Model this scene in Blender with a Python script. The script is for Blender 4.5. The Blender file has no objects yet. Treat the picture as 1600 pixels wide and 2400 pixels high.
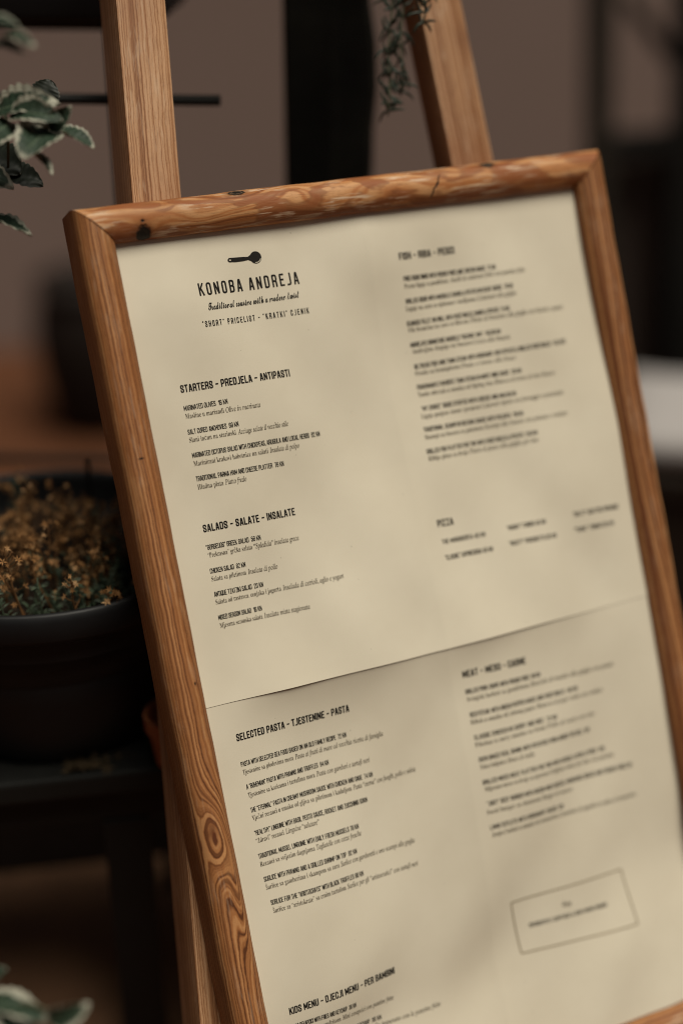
import bpy, bmesh, math, random
from mathutils import Vector, Matrix
from math import sin, cos, pi, radians, exp, sqrt

random.seed(11)
scene = bpy.context.scene
COL = scene.collection

# ------------------------------------------------------------------ camera
TH = radians(27.38)                      # the camera looks down at the board
CAM = Vector((0, 0, 1.5))
RIGHT, UP, FWD = Vector((1, 0, 0)), Vector((0, sin(TH), cos(TH))), Vector((0, cos(TH), -sin(TH)))
F_PX = 3310.0
cd = bpy.data.cameras.new('camera')
cd.sensor_fit = 'VERTICAL'
cd.sensor_height = 36.0
cd.sensor_width = 24.0
cd.lens = F_PX / 2400 * 36
cd.clip_start = 0.05
cd.clip_end = 200
cd.dof.use_dof = True
cd.dof.focus_distance = 1.078
cd.dof.aperture_fstop = 1.0
cam = bpy.data.objects.new('camera', cd)
COL.objects.link(cam)
cam.location = CAM
cam.rotation_euler = (pi / 2 - TH, 0, 0)
scene.camera = cam

# ------------------------------------------------------------------ light
SUN_EL, SUN_AZ = radians(70), radians(133)      # azimuth clockwise from +Y (the way the camera looks)
world = bpy.data.worlds.new('World')
scene.world = world
world.use_nodes = True
nt = world.node_tree
for n in list(nt.nodes):
    nt.nodes.remove(n)
sky = nt.nodes.new('ShaderNodeTexSky')
sky.sky_type = 'NISHITA'
sky.sun_disc = False
sky.sun_elevation = SUN_EL
sky.sun_rotation = SUN_AZ
sky.dust_density = 4.0
hs = nt.nodes.new('ShaderNodeHueSaturation')     # an overcast sky: hardly any blue
hs.inputs['Saturation'].default_value = 0.12
bg = nt.nodes.new('ShaderNodeBackground')
bg.inputs['Strength'].default_value = 0.018
ow = nt.nodes.new('ShaderNodeOutputWorld')
nt.links.new(sky.outputs[0], hs.inputs['Color'])
nt.links.new(hs.outputs[0], bg.inputs['Color'])
nt.links.new(bg.outputs[0], ow.inputs['Surface'])

sd = bpy.data.lights.new('sun', 'SUN')
sd.energy = 5.0
sd.angle = radians(32)
sd.color = (1.0, 0.94, 0.81)
sun = bpy.data.objects.new('sun', sd)
COL.objects.link(sun)
sdir = Vector((sin(SUN_AZ) * cos(SUN_EL), cos(SUN_AZ) * cos(SUN_EL), sin(SUN_EL)))
sun.rotation_euler = sdir.to_track_quat('Z', 'Y').to_euler()
sun.location = (0.5, -1, 4)

scene.view_settings.view_transform = 'Standard'
scene.view_settings.look = 'None'
scene.view_settings.gamma = 1
scene.view_settings.use_curve_mapping = False
scene.cycles.filter_width = 1.0
scene.view_settings.exposure = -0.60

# ------------------------------------------------------------------ helpers
def at(px, py, depth):
    """world point seen at a photo pixel (1600 x 2400) at a depth along the view axis"""
    return CAM + RIGHT * ((px - 800) / F_PX * depth) - UP * ((py - 1200) / F_PX * depth) + FWD * depth

def at_y(px, py, Y):
    return at(px, py, Y / (FWD.y + (1200 - py) / F_PX * UP.y))

def empty(name, loc=(0, 0, 0), mat=None):
    o = bpy.data.objects.new(name, None)
    o.empty_display_size = 0.05
    COL.objects.link(o)
    if mat is not None:
        o.matrix_world = mat
    else:
        o.location = loc
    return o

def tag(o, label=None, cat=None, group=None, kind=None):
    if label: o['label'] = label
    if cat: o['category'] = cat
    if group: o['group'] = group
    if kind: o['kind'] = kind
    return o

def link_bm(name, bm, mats, parent=None, smooth=False):
    me = bpy.data.meshes.new(name)
    bm.to_mesh(me)
    bm.free()
    for m in (mats if isinstance(mats, (list, tuple)) else [mats]):
        me.materials.append(m)
    if smooth:
        for p in me.polygons: p.use_smooth = True
    o = bpy.data.objects.new(name, me)
    COL.objects.link(o)
    if parent: o.parent = parent
    return o

def box(bm, c, size, rot=None, bevel=0.0):
    """box of full size, centre c, optional rotation matrix"""
    r = bmesh.ops.create_cube(bm, size=1.0)
    vs = r['verts']
    for v in vs:
        v.co = Vector((v.co.x * size[0], v.co.y * size[1], v.co.z * size[2]))
    if bevel:
        es = list({e for v in vs for e in v.link_edges})
        rb = bmesh.ops.bevel(bm, geom=es, offset=bevel, segments=2, profile=0.6, affect='EDGES')
        vs = list({v for f in rb['faces'] for v in f.verts} | {v for v in vs if v.is_valid})
    M = (rot.to_4x4() if rot else Matrix())
    for v in vs:
        v.co = M @ v.co + Vector(c)
    return vs

def tube(bm, pts, radii, seg=6, cap=True, mat=0):
    pts = [Vector(p) for p in pts]
    if not isinstance(radii, (list, tuple)): radii = [radii] * len(pts)
    rings = []
    ref = Vector((0.31, 0.62, 0.72))
    for i, p in enumerate(pts):
        a = pts[max(i - 1, 0)]; b = pts[min(i + 1, len(pts) - 1)]
        t = (b - a).normalized()
        x = t.cross(ref)
        if x.length < 1e-4: x = t.cross(Vector((1, 0, 0)))
        x.normalize(); y = t.cross(x)
        rings.append([bm.verts.new(p + (x * cos(2 * pi * k / seg) + y * sin(2 * pi * k / seg)) * radii[i]) for k in range(seg)])
    for r0, r1 in zip(rings, rings[1:]):
        for k in range(seg):
            f = bm.faces.new((r0[k], r0[(k + 1) % seg], r1[(k + 1) % seg], r1[k])); f.material_index = mat; f.smooth = True
    if cap:
        f = bm.faces.new(rings[0][::-1]); f.material_index = mat
        f = bm.faces.new(rings[-1]); f.material_index = mat

def beam(bm, a, b, wx, wy, xdir, bevel=0.002):
    """rectangular bar from a to b; wx measured along xdir"""
    a, b = Vector(a), Vector(b)
    z = (b - a).normalized()
    x = (Vector(xdir) - z * Vector(xdir).dot(z)).normalized()
    y = z.cross(x)
    R = Matrix((x, y, z)).transposed()
    return box(bm, (a + b) / 2, (wx, wy, (b - a).length), R, bevel)

# ------------------------------------------------------------------ material helpers
class NB:
    """small expression builder for shader nodes"""
    def __init__(self, name):
        self.m = bpy.data.materials.new(name); self.m.use_nodes = True
        self.t = self.m.node_tree; self.N = self.t.nodes; self.L = self.t.links
        self.b = self.N['Principled BSDF']
    def math(self, op, a, b=None, c=None):
        n = self.N.new('ShaderNodeMath'); n.operation = op
        for i, v in enumerate((a, b, c)):
            if v is None: continue
            if isinstance(v, (int, float)): n.inputs[i].default_value = v
            else: self.L.new(v, n.inputs[i])
        return n.outputs[0]
    def add(self, a, b): return self.math('ADD', a, b)
    def mul(self, a, b): return self.math('MULTIPLY', a, b)
    def sub(self, a, b): return self.math('SUBTRACT', a, b)
    def node(self, typ, **kw):
        n = self.N.new(typ)
        for k, v in kw.items(): setattr(n, k, v)
        return n
    def noise(self, vec=None, scale=5, detail=2, rough=0.5, dim='3D', w=None, dist=0.0):
        n = self.N.new('ShaderNodeTexNoise'); n.noise_dimensions = dim
        n.inputs['Scale'].default_value = scale; n.inputs['Detail'].default_value = detail
        n.inputs['Roughness'].default_value = rough; n.inputs['Distortion'].default_value = dist
        if vec is not None: self.L.new(vec, n.inputs['Vector'])
        if w is not None: self.L.new(w, n.inputs['W'])
        return n.outputs['Fac']
    def ramp(self, fac, stops, interp='LINEAR'):
        n = self.N.new('ShaderNodeValToRGB'); n.color_ramp.interpolation = interp
        e = n.color_ramp.elements
        while len(e) < len(stops): e.new(0.5)
        for i, (p, c) in enumerate(stops):
            e[i].position = p; e[i].color = (*c, 1) if len(c) == 3 else c
        self.L.new(fac, n.inputs[0]); return n.outputs[0]
    def mix(self, fac, a, b, blend='MIX'):
        n = self.N.new('ShaderNodeMix'); n.data_type = 'RGBA'; n.blend_type = blend
        for s, v in ((n.inputs[0], fac), (n.inputs[6], a), (n.inputs[7], b)):
            if isinstance(v, (int, float)): s.default_value = v
            elif isinstance(v, tuple): s.default_value = (*v, 1)
            else: self.L.new(v, s)
        return n.outputs[2]
    def xyz(self, x, y, z):
        n = self.N.new('ShaderNodeCombineXYZ')
        for i, v in enumerate((x, y, z)):
            if isinstance(v, (int, float)): n.inputs[i].default_value = v
            else: self.L.new(v, n.inputs[i])
        return n.outputs[0]
    def sep(self, v):
        n = self.N.new('ShaderNodeSeparateXYZ'); self.L.new(v, n.inputs[0]); return n.outputs
    def attr(self, name):
        n = self.N.new('ShaderNodeAttribute'); n.attribute_name = name; return n.outputs['Vector']
    def obj(self):
        return self.N.new('ShaderNodeTexCoord').outputs['Object']
    def smooth(self, x, a, b):
        n = self.N.new('ShaderNodeMapRange'); n.interpolation_type = 'SMOOTHSTEP'
        n.inputs[1].default_value = a; n.inputs[2].default_value = b
        self.L.new(x, n.inputs[0]); return n.outputs[0]
    def bump(self, h, strength=0.3, dist=0.001):
        n = self.N.new('ShaderNodeBump'); n.inputs['Strength'].default_value = strength
        n.inputs['Distance'].default_value = dist; self.L.new(h, n.inputs['Height'])
        self.L.new(n.outputs[0], self.b.inputs['Normal'])
    def out(self, col=None, rough=None, spec=None):
        for k, v in (('Base Color', col), ('Roughness', rough), ('Specular IOR Level', spec)):
            if v is None: continue
            s = self.b.inputs[k]
            if isinstance(v, (int, float)): s.default_value = v
            elif isinstance(v, tuple): s.default_value = (*v, 1)
            else: self.L.new(v, s)
        return self.m

def plain(name, col, rough=0.6, spec=0.3, var=0.12, scale=30):
    b = NB(name)
    n = b.noise(b.obj(), scale, 4, 0.6)
    lo = tuple(c * (1 - var) for c in col); hi = tuple(c * (1 + var) for c in col)
    c = b.ramp(n, [(0.3, lo), (0.7, hi)])
    r = b.add(b.mul(n, 0.2), rough - 0.1)
    return b.out(c, r, spec)

def wood(name, seed, K, bumps=(), blotch=0.0, spots=(), cracks=(), quad=0.0, ridge=False, wigamp=0.0022, wav=0.0025, tone=1.0, scratch=0.4, streak=(), pal=None, rough=0.55):
    """pine figure: growth rings are contour lines of a height field h(along, across) with bumps at the knots.
    attribute 'grain' = (metres along the rail, metres across its face, spare)"""
    b = NB(name)
    s, p, z = b.sep(b.attr('grain'))
    wl = b.noise(b.xyz(b.mul(s, 9), b.mul(p, 26), seed), 1.0, 2, 0.5)
    h = b.add(p, b.mul(b.sub(wl, 0.5), wav * 4))
    if quad: h = b.add(h, b.mul(b.mul(p, p), quad))
    wig = b.mul(b.sub(b.noise(b.xyz(b.mul(s, 60), b.mul(p, 120), seed + 3), 1.0, 3, 0.6), 0.5), wigamp)
    for (sk, pk, a, c, A) in bumps:
        ds = b.mul(b.sub(s, sk), 1 / a); dp = b.mul(b.sub(p, pk), 1 / c)
        r2 = b.add(b.mul(ds, ds), b.mul(dp, dp))
        h = b.add(h, b.mul(b.math('EXPONENT', b.mul(r2, -1)), A))
    h = b.add(h, wig)
    rings = b.noise(None, 1.0, 1.5, 0.6, '1D', b.add(b.mul(h, K), seed * 7.3))
    pal = pal or [(0.30, (0.56, 0.275, 0.112)), (0.44, (0.45, 0.192, 0.068)), (0.54, (0.285, 0.108, 0.036)), (0.66, (0.10, 0.033, 0.012))]
    pal = [(q, tuple(x * tone for x in c)) for q, c in pal]
    if ridge:                              # thin dark latewood lines on pale earlywood
        rings = b.math('ABSOLUTE', b.sub(rings, 0.5))
        pal = [(0.0, pal[3][1]), (0.022, pal[2][1]), (0.07, pal[1][1]), (0.16, pal[0][1])]
    col = b.ramp(rings, pal)
    # broad stain variation and fine fibres
    st = b.noise(b.xyz(b.mul(s, 7), b.mul(p, 22), seed + 9), 1.0, 3)
    col = b.mix(b.mul(b.smooth(st, 0.45, 0.75), 0.4), col, (0.23, 0.082, 0.026))
    fib = b.noise(b.xyz(b.mul(s, 70), b.mul(p, 1300), seed), 1.0, 3, 0.65)
    col = b.mix(b.mul(b.smooth(fib, 0.47, 0.72), 0.45), col, (0.13, 0.048, 0.018))
    por = b.noise(b.xyz(b.mul(s, 420), b.mul(p, 2600), seed + 2), 1.0, 2)
    col = b.mix(b.mul(b.smooth(por, 0.62, 0.72), 0.5), col, (0.09, 0.035, 0.014))
    wear = b.noise(b.xyz(b.mul(s, 13), b.mul(p, 40), seed + 15), 1.0, 4, 0.65)
    col = b.mix(b.mul(b.smooth(wear, 0.55, 0.75), 0.35), col, (0.54, 0.30, 0.135))
    if blotch:                             # resin-rich reddish patches with a dark margin
        bn = b.noise(b.xyz(b.mul(s, 20), b.mul(p, 62), seed + 12), 1.0, 2, 0.5, dist=0.8)
        col = b.mix(b.mul(b.smooth(bn, 0.47, 0.60), blotch), col, (0.27, 0.088, 0.030))
        col = b.mix(b.mul(b.smooth(b.math('ABSOLUTE', b.sub(bn, 0.53)), 0.05, 0.0), blotch * 0.45), col, (0.15, 0.048, 0.016))
    # pale scuffs where the stain has rubbed off
    if scratch:
        sc = b.noise(b.xyz(b.mul(s, 42), b.mul(p, 420), seed + 5), 1.0, 3, 0.6)
        msk = b.noise(b.xyz(b.mul(s, 18), b.mul(p, 60), seed + 6), 1.0, 1)
        f = b.mul(b.mul(b.smooth(sc, 0.50, 0.62), b.smooth(msk, 0.46, 0.60)), scratch)
        col = b.mix(f, col, (0.70, 0.52, 0.36))
    for (s0, p0, a, c, amt) in streak:     # long darker heartwood streaks
        ds = b.mul(b.sub(s, s0), 1 / a); dp = b.mul(b.sub(b.add(p, wig), p0), 1 / c)
        r2 = b.add(b.mul(ds, ds), b.mul(dp, dp))
        col = b.mix(b.mul(b.math('EXPONENT', b.mul(r2, -1)), amt), col, (0.10, 0.026, 0.009))
    hole = None
    for (sk, pk, a, c, rimf) in spots:           # loose black knots
        ds = b.mul(b.sub(s, sk), 1 / a); dp = b.mul(b.sub(p, pk), 1 / c)
        r = b.math('SQRT', b.add(b.mul(ds, ds), b.mul(dp, dp)))
        r = b.add(r, b.mul(b.sub(b.noise(b.xyz(b.mul(s, 300), b.mul(p, 300), seed), 1.0, 2), 0.5), 0.7))
        k = b.smooth(r, 1.1, 0.75)
        rim = b.smooth(b.math('ABSOLUTE', b.sub(r, 0.55)), 0.14, 0.04)
        col = b.mix(b.mul(b.smooth(r, 2.0, 0.9), 0.55), col, (0.14, 0.045, 0.015))
        col = b.mix(k, col, (0.012, 0.009, 0.006))
        col = b.mix(b.mul(rim, rimf), col, (0.20, 0.13, 0.08))
        hole = k if hole is None else b.math('MAXIMUM', hole, k)
    for (s0, p0, s1, p1, wd) in cracks:
        L = sqrt((s1 - s0) ** 2 + (p1 - p0) ** 2); tx, ty = (s1 - s0) / L, (p1 - p0) / L
        ds = b.sub(s, s0); dp = b.sub(p, p0)
        al = b.add(b.mul(ds, tx), b.mul(dp, ty)); pe = b.add(b.mul(ds, -ty), b.mul(dp, tx))
        pe = b.add(pe, b.mul(b.sub(b.noise(b.xyz(b.mul(s, 200), b.mul(p, 200), seed), 1.0, 2), 0.5), wd * 5))
        f = b.mul(b.smooth(b.math('ABSOLUTE', pe), wd, wd * 0.3), b.smooth(b.math('ABSOLUTE', b.sub(al, L / 2)), L / 2, L / 2 * 0.8))
        col = b.mix(f, col, (0.02, 0.012, 0.008))
        hole = f if hole is None else b.math('MAXIMUM', hole, f)
    ht = b.add(b.mul(rings, -0.5), b.mul(fib, -0.35))
    if hole is not None: ht = b.sub(ht, b.mul(hole, 3.0))
    ht = b.add(ht, b.mul(wear, 0.8))
    b.bump(ht, 0.5, 0.0007)
    r = b.add(b.mul(rings, 0.15), rough - 0.05)
    return b.out(col, r, 0.25)

M = {}
M['black'] = plain('black_metal', (0.008, 0.008, 0.007), 0.55, 0.25)
M['rackmetal'] = plain('dark_brown_metal', (0.030, 0.025, 0.019), 0.6, 0.2)
M['plastic'] = plain('black_plastic', (0.007, 0.007, 0.0075), 0.5, 0.28)
M['ink'] = plain('printing_ink', (0.018, 0.016, 0.014), 0.8, 0.1, 0.25, 900)
M['greyink'] = plain('thin_printing_ink', (0.095, 0.077, 0.055), 0.85, 0.1, 0.25, 900)
M['boxline'] = plain('pale_brown_ink', (0.29, 0.235, 0.155), 0.85, 0.1)
M['soil'] = plain('dark_soil', (0.02, 0.014, 0.01), 0.95, 0.1, 0.5, 120)

# ------------------------------------------------------------------ setting: floor and wall
WALL_Y = 3.95
b = NB('brown_floor')
o3 = b.obj()
n1 = b.noise(o3, 1.7, 4, 0.6); n2 = b.noise(o3, 22, 4, 0.6)
c = b.ramp(n1, [(0.3, (0.075, 0.028, 0.012)), (0.7, (0.12, 0.043, 0.017))])
c = b.mix(b.mul(n2, 0.4), c, (0.06, 0.025, 0.012))
M['floor'] = b.out(c, 0.75, 0.2)
bm = bmesh.new()
bmesh.ops.create_grid(bm, x_segments=1, y_segments=1, size=30)
o = link_bm('ground', bm, M['floor'])
o.location = (0, 0, 0)
tag(o, 'brown paved ground at the foot of the wall', 'ground', kind='structure')

b = NB('painted_wall')
o3 = b.obj()
n1 = b.noise(o3, 0.8, 3, 0.5); n2 = b.noise(o3, 60, 4, 0.6)
c = b.ramp(n1, [(0.3, (0.275, 0.200, 0.172)), (0.7, (0.310, 0.228, 0.198))])
M['wall'] = b.out(c, 0.85, 0.2)
b.bump(n2, 0.2, 0.002)
bm = bmesh.new()
box(bm, (0, WALL_Y + 0.12, 1.6), (16, 0.24, 3.2))
o = link_bm('wall', bm, M['wall'])
tag(o, 'plain grey brown rendered wall behind the easel', 'wall')

# ------------------------------------------------------------------ the framed menu, in its own coordinates
# x = right along the board, y = up along it, z = out of its face; origin = top left corner of the paper
def cam_axis(v):
    return RIGHT * v[0] - UP * v[1] + FWD * v[2]
BU = cam_axis((0.9097347, -0.19096412, 0.36866716)).normalized()
BN = -cam_axis((-0.3709356, 0.02507345, 0.92832004)).normalized()
BY = BN.cross(BU).normalized()
BO = CAM + cam_axis((-0.16646057, -0.19854553, 1.05149711))
BM = Matrix((BU, BY, BN)).transposed().to_4x4()
BM.translation = BO
PW, PH = 0.40, 0.35165                     # half sheet, width and height
OL, OR_, OT, OB = -0.003, 0.398, -0.001, 0.700   # the frame opening
RW = 0.0285                                # rail width

board = empty('framed_menu', mat=BM)
tag(board, 'large pine framed paper menu leaning on the wooden easel', 'menu board')

PROF = [(0.0, 0.0003), (0.0, 0.0052), (0.0006, 0.0072), (0.0022, 0.0096), (0.0048, 0.0122), (0.0085, 0.0143), (0.0125, 0.0154),
        (0.0170, 0.0155), (0.0208, 0.0145), (0.0240, 0.0122), (0.0263, 0.0092), (0.0277, 0.0056), (0.0285, 0.0010), (0.0285, -0.026),
        (0.0045, -0.026), (0.0045, 0.0003)]
ARC = [0.0]
for (q0, w0), (q1, w1) in zip(PROF, PROF[1:]):
    ARC.append(ARC[-1] + sqrt((q1 - q0) ** 2 + (w1 - w0) ** 2))

def rail(name, fn, L, mat, seed):
    """fn(s, q) -> (u, v); mitred at both ends"""
    rnd = random.Random(seed)
    n = 90
    me = bpy.data.meshes.new(name)
    verts, faces, grain = [], [], []
    ph = [rnd.uniform(0, 6.3) for _ in range(6)]
    for i in range(n + 1):
        for (q, w) in PROF:
            s = -q + 0.0007 + (L + 2 * q - 0.0014) * i / n
            wob = 0.00022 * (sin(s * 61 + ph[0]) + sin(s * 143 + ph[1] + w * 90) * 0.7 + sin(s * 23 + ph[2]))
            f = max(0, min(1, (w - 0.004) / 0.01))
            qq = q + (wob * 0.8 if q > 0.02 else wob * 0.5 if q < 0.001 and w > 0.001 else 0)
            u, v = fn(s, qq)
            verts.append((u, -v, w + wob * 0.6 * f))
    m = len(PROF)
    gs = []
    for i in range(n):
        for k in range(m):
            k2 = (k + 1) % m
            faces.append((i * m + k, i * m + k2, (i + 1) * m + k2, (i + 1) * m + k))
            pa, pb = ARC[k], ARC[k] + (ARC[k2] - ARC[k] if k2 else 0.0003)
            def S(ii, kk): 
                q = PROF[kk][0]; return -q + (L + 2 * q) * ii / n
            gs += [(S(i, k), pa, 0), (S(i, k2), pb, 0), (S(i + 1, k2), pb, 0), (S(i + 1, k), pa, 0)]
    faces.append(tuple(range(m))); gs += [(0, p[0], 0) for p in PROF]
    faces.append(tuple(n * m + k for k in range(m))[::-1]); gs += [(L, p[0], 0) for p in PROF[::-1]]
    me.from_pydata(verts, [], faces)
    at_ = me.attributes.new('grain', 'FLOAT_VECTOR', 'CORNER')
    for d, g in zip(at_.data, gs): d.vector = g
    bm = bmesh.new(); bm.from_mesh(me)
    bmesh.ops.recalc_face_normals(bm, faces=bm.faces)
    for f in bm.faces: f.smooth = True
    for e in bm.edges:
        if e.calc_face_angle(0) > radians(40): e.smooth = False
    bm.to_mesh(me); bm.free()
    me.materials.append(mat)
    o = bpy.data.objects.new(name, me); COL.objects.link(o); o.parent = board
    return o

M['wood_left'] = wood('pine_left', 2.0, 330, quad=14, wigamp=0.0036, tone=0.88, wav=0.0011,
    bumps=[(0.447, 0.0240, 0.030, 0.0085, 0.030), (0.480, 0.0125, 0.055, 0.0085, 0.030), (0.36, 0.010, 0.10, 0.009, 0.006)],
    spots=[(0.160, 0.024, 0.0007, 0.0020, 0), (0.332, 0.016, 0.0012, 0.0008, 0)], scratch=0.14, streak=[(0.20, 0.0075, 0.3, 0.0022, 0.45), (0.443, 0.0255, 0.0085, 0.0032, 0.8)])
pal_top = [(0.30, (0.45, 0.235, 0.105)), (0.46, (0.39, 0.185, 0.074)), (0.58, (0.32, 0.122, 0.040)), (0.74, (0.17, 0.056, 0.018))]
M['wood_top'] = wood('pine_top', 5.0, 135, wav=0.0018, blotch=0.9, pal=pal_top, wigamp=0.0034,
    bumps=[(0.098, 0.038, 0.028, 0.013, 0.017), (0.066, 0.020, 0.020, 0.008, 0.010), (0.140, 0.030, 0.016, 0.009, -0.010), (0.180, 0.018, 0.030, 0.010, 0.009),
           (0.020, 0.012, 0.020, 0.010, 0.014), (0.225, 0.026, 0.030, 0.009, -0.008), (0.318, 0.037, 0.030, 0.010, 0.013), (0.337, 0.026, 0.014, 0.005, 0.010), (0.28, 0.015, 0.05, 0.006, 0.005)],
    spots=[(0.0205, 0.0105, 0.0060, 0.0078, 0.05), (0.0985, 0.0365, 0.0075, 0.0040, 0.5), (0.3175, 0.0355, 0.0065, 0.0038, 0.5), (0.0205, 0.0215, 0.0014, 0.0012, 0)],
    cracks=[(0.272, 0.031, 0.260, 0.012, 0.0009)], scratch=0.75, streak=[(0.2, 0.0075, 0.3, 0.0020, 0.5)], tone=1.32)
M['wood_right'] = wood('pine_right', 8.0, 230, tone=0.80, wav=0.0016, bumps=[(0.2, 0.02, 0.12, 0.01, 0.008)], scratch=0.15,
    streak=[(0.13, 0.0125, 0.10, 0.0020, 0.7), (0.34, 0.0125, 0.14, 0.0026, 0.8), (0.55, 0.012, 0.2, 0.002, 0.6)])
M['wood_bottom'] = wood('pine_bottom', 12.0, 300, wav=0.0015, scratch=0.5)
tr = rail('top_rail', lambda s, q: (OL + s, OT - q), OR_ - OL, M['wood_top'], 1)
tr['label'] = 'top rail with two black knots and pale scuffs'
ls = rail('side_stile', lambda s, q: (OL - q, OT + s), OB - OT, M['wood_left'], 2)
ls['label'] = 'left stile with a large oval knot low down'
rail('side_stile', lambda s, q: (OR_ + q, OT + s), OB - OT, M['wood_right'], 3)
rail('bottom_rail', lambda s, q: (OL + s, OB + q), OR_ - OL, M['wood_bottom'], 4)
bm = bmesh.new(); box(bm, ((OL + OR_) / 2, -(OT + OB) / 2, -0.0215), (OR_ - OL + 0.008, OB - OT + 0.008, 0.004))
M['hardboard'] = plain('brown_hardboard', (0.16, 0.10, 0.055), 0.8, 0.2)
link_bm('backing_board', bm, M['hardboard'], board)

# ------------------------------------------------------------------ the paper: two half sheets, folded and buckled
def sm(x, a, b_):
    t = max(0, min(1, (x - a) / (b_ - a))); return t * t * (3 - 2 * t)
def paper_w(u, v, upper):
    e = 0.45 + 0.55 * sm(min(u, PW - u), -0.005, 0.07)
    d = v - PH
    w = 0.0
    if upper:
        w += 0.0075 * exp(d / 0.055) * e
        w += 0.0004 * exp(-((u - 0.062) / 0.022) ** 2) * exp(d / 0.02) + 0.0006 * exp(-((u - 0.285) / 0.03) ** 2) * exp(d / 0.02)
        w += 0.0011 * exp(-abs(u - 0.2) / 0.010) * sm(v, -0.01, 0.02)
        w += 0.0032 * e * (0.25 + 0.75 * sm(v, 0.0, 0.06)) * (sin(9 * u + 16 * v + 0.6) + 0.8 * sin(21 * u - 13 * v + 2.2) + 0.45 * sin(37 * u + 29 * v) + 0.22 * sin(71 * u - 46 * v + 1.0))
    else:
        ridge = paper_w(u, PH, True) - 0.0005 - 0.0004 * exp(-((u - 0.062) / 0.022) ** 2) - 0.0006 * exp(-((u - 0.285) / 0.03) ** 2)
        w0 = ridge * exp(-max(d, 0) / 0.035) if d > 0 else paper_w(u, v, True) - 0.0005 - 0.0004 * exp(-((u - 0.062) / 0.022) ** 2) - 0.0006 * exp(-((u - 0.285) / 0.03) ** 2)
        fade = 1 - exp(-max(d, 0) / 0.03)
        vc = 0.645 - 0.22 * (u - 0.08)
        w -= 0.0085 * exp(-((v - vc) / 0.042) ** 2) * (0.65 + 0.35 * sin(16 * u + 0.3))
        w += 0.0011 * exp(-abs(u - 0.2) / 0.010)
        w += 0.0030 * e * (1 + 0.4 * sm(v, 0.5, 0.62)) * (sin(13 * u + 19 * v + 2.6) + 0.7 * sin(27 * u - 11 * v + 0.4) + 0.4 * sin(41 * u + 23 * v) + 0.22 * sin(67 * u + 58 * v))
        w = w0 + w * fade - 0.00035
    return w + 0.0005

b = NB('cream_paper')
o3 = b.obj()
n1 = b.noise(o3, 9, 4, 0.6); n2 = b.noise(o3, 900, 3, 0.7); n3 = b.noise(o3, 160, 2, 0.5)
c = b.ramp(n1, [(0.3, (0.620, 0.556, 0.436)), (0.7, (0.690, 0.628, 0.502))])
c = b.mix(b.mul(b.sub(n2, 0.3), 0.12), c, (0.42, 0.34, 0.21))
vor = b.node('ShaderNodeTexVoronoi', voronoi_dimensions='2D'); vor.inputs['Scale'].default_value = 36; vor.inputs['Randomness'].default_value = 1
b.L.new(o3, vor.inputs['Vector'])
sp = b.sep(vor.outputs['Color'])
rad = b.mul(b.smooth(sp[0], 0.40, 1.0), 0.017)
dot = b.mul(b.math('LESS_THAN', b.add(vor.outputs['Distance'], b.mul(n3, 0.01)), rad), b.math('GREATER_THAN', sp[1], 0.45))
c = b.mix(b.mul(dot, 0.75), c, (0.07, 0.05, 0.03))
b.bump(n2, 0.06, 0.0004)
M['paper'] = b.out(c, 0.62, 0.22)

def sheet(v0, v1, upper, label):
    bm = bmesh.new()
    NU, NV = 170, 150
    u0, u1 = OL - 0.004, OR_ + 0.004
    g = []
    for j in range(NV + 1):
        v = v0 + (v1 - v0) * j / NV
        row = []
        for i in range(NU + 1):
            u = u0 + (u1 - u0) * i / NU
            vv = v
            if upper and j == NV: vv += 0.0002 * sin(u * 40)
            row.append(bm.verts.new((u, -vv, paper_w(u, v, upper))))
        g.append(row)
    for j in range(NV):
        for i in range(NU):
            bm.faces.new((g[j][i], g[j + 1][i], g[j + 1][i + 1], g[j][i + 1]))
    o = link_bm('menu_sheet', bm, M['paper'], board, True)
    o['label'] = label
    return o
up_sheet = sheet(OT - 0.004, PH + 0.0012, True, 'upper cream half of the menu with the emblem')
lo_sheet = sheet(PH - 0.004, OB + 0.004, False, 'lower cream half of the menu with pasta and meat dishes')

def flatten(bm, upper, lift=0.0003):
    for v in bm.verts:
        v.co.z = paper_w(v.co.x, -v.co.y, upper) + lift + v.co.z

# ---- condensed capitals, drawn as strokes on a unit box
def O_(x0=0, x1=1, y0=0, y1=1, cx=0.34, cy=0.15):
    cy *= (y1 - y0) ** 0.5; cx *= (x1 - x0)
    k = 0.3
    return [(x0, y0 + cy), (x0, y1 - cy), (x0 + cx * k, y1 - cy * k), (x0 + cx, y1), (x1 - cx, y1), (x1 - cx * k, y1 - cy * k), (x1, y1 - cy),
            (x1, y0 + cy), (x1 - cx * k, y0 + cy * k), (x1 - cx, y0), (x0 + cx, y0), (x0 + cx * k, y0 + cy * k), (x0, y0 + cy)]
Cc = [(1, .7), (1, .86), (.9, .96), (.68, 1), (.32, 1), (.1, .96), (0, .86), (0, .14), (.1, .04), (.32, 0), (.68, 0), (.9, .04), (1, .14), (1, .3)]
Ss = [(1, .74), (1, .87), (.9, .97), (.68, 1), (.32, 1), (.1, .97), (0, .87), (0, .7), (.12, .6), (.88, .4), (1, .3), (1, .13), (.9, .03), (.68, 0), (.32, 0), (.1, .03), (0, .13), (0, .26)]
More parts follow.
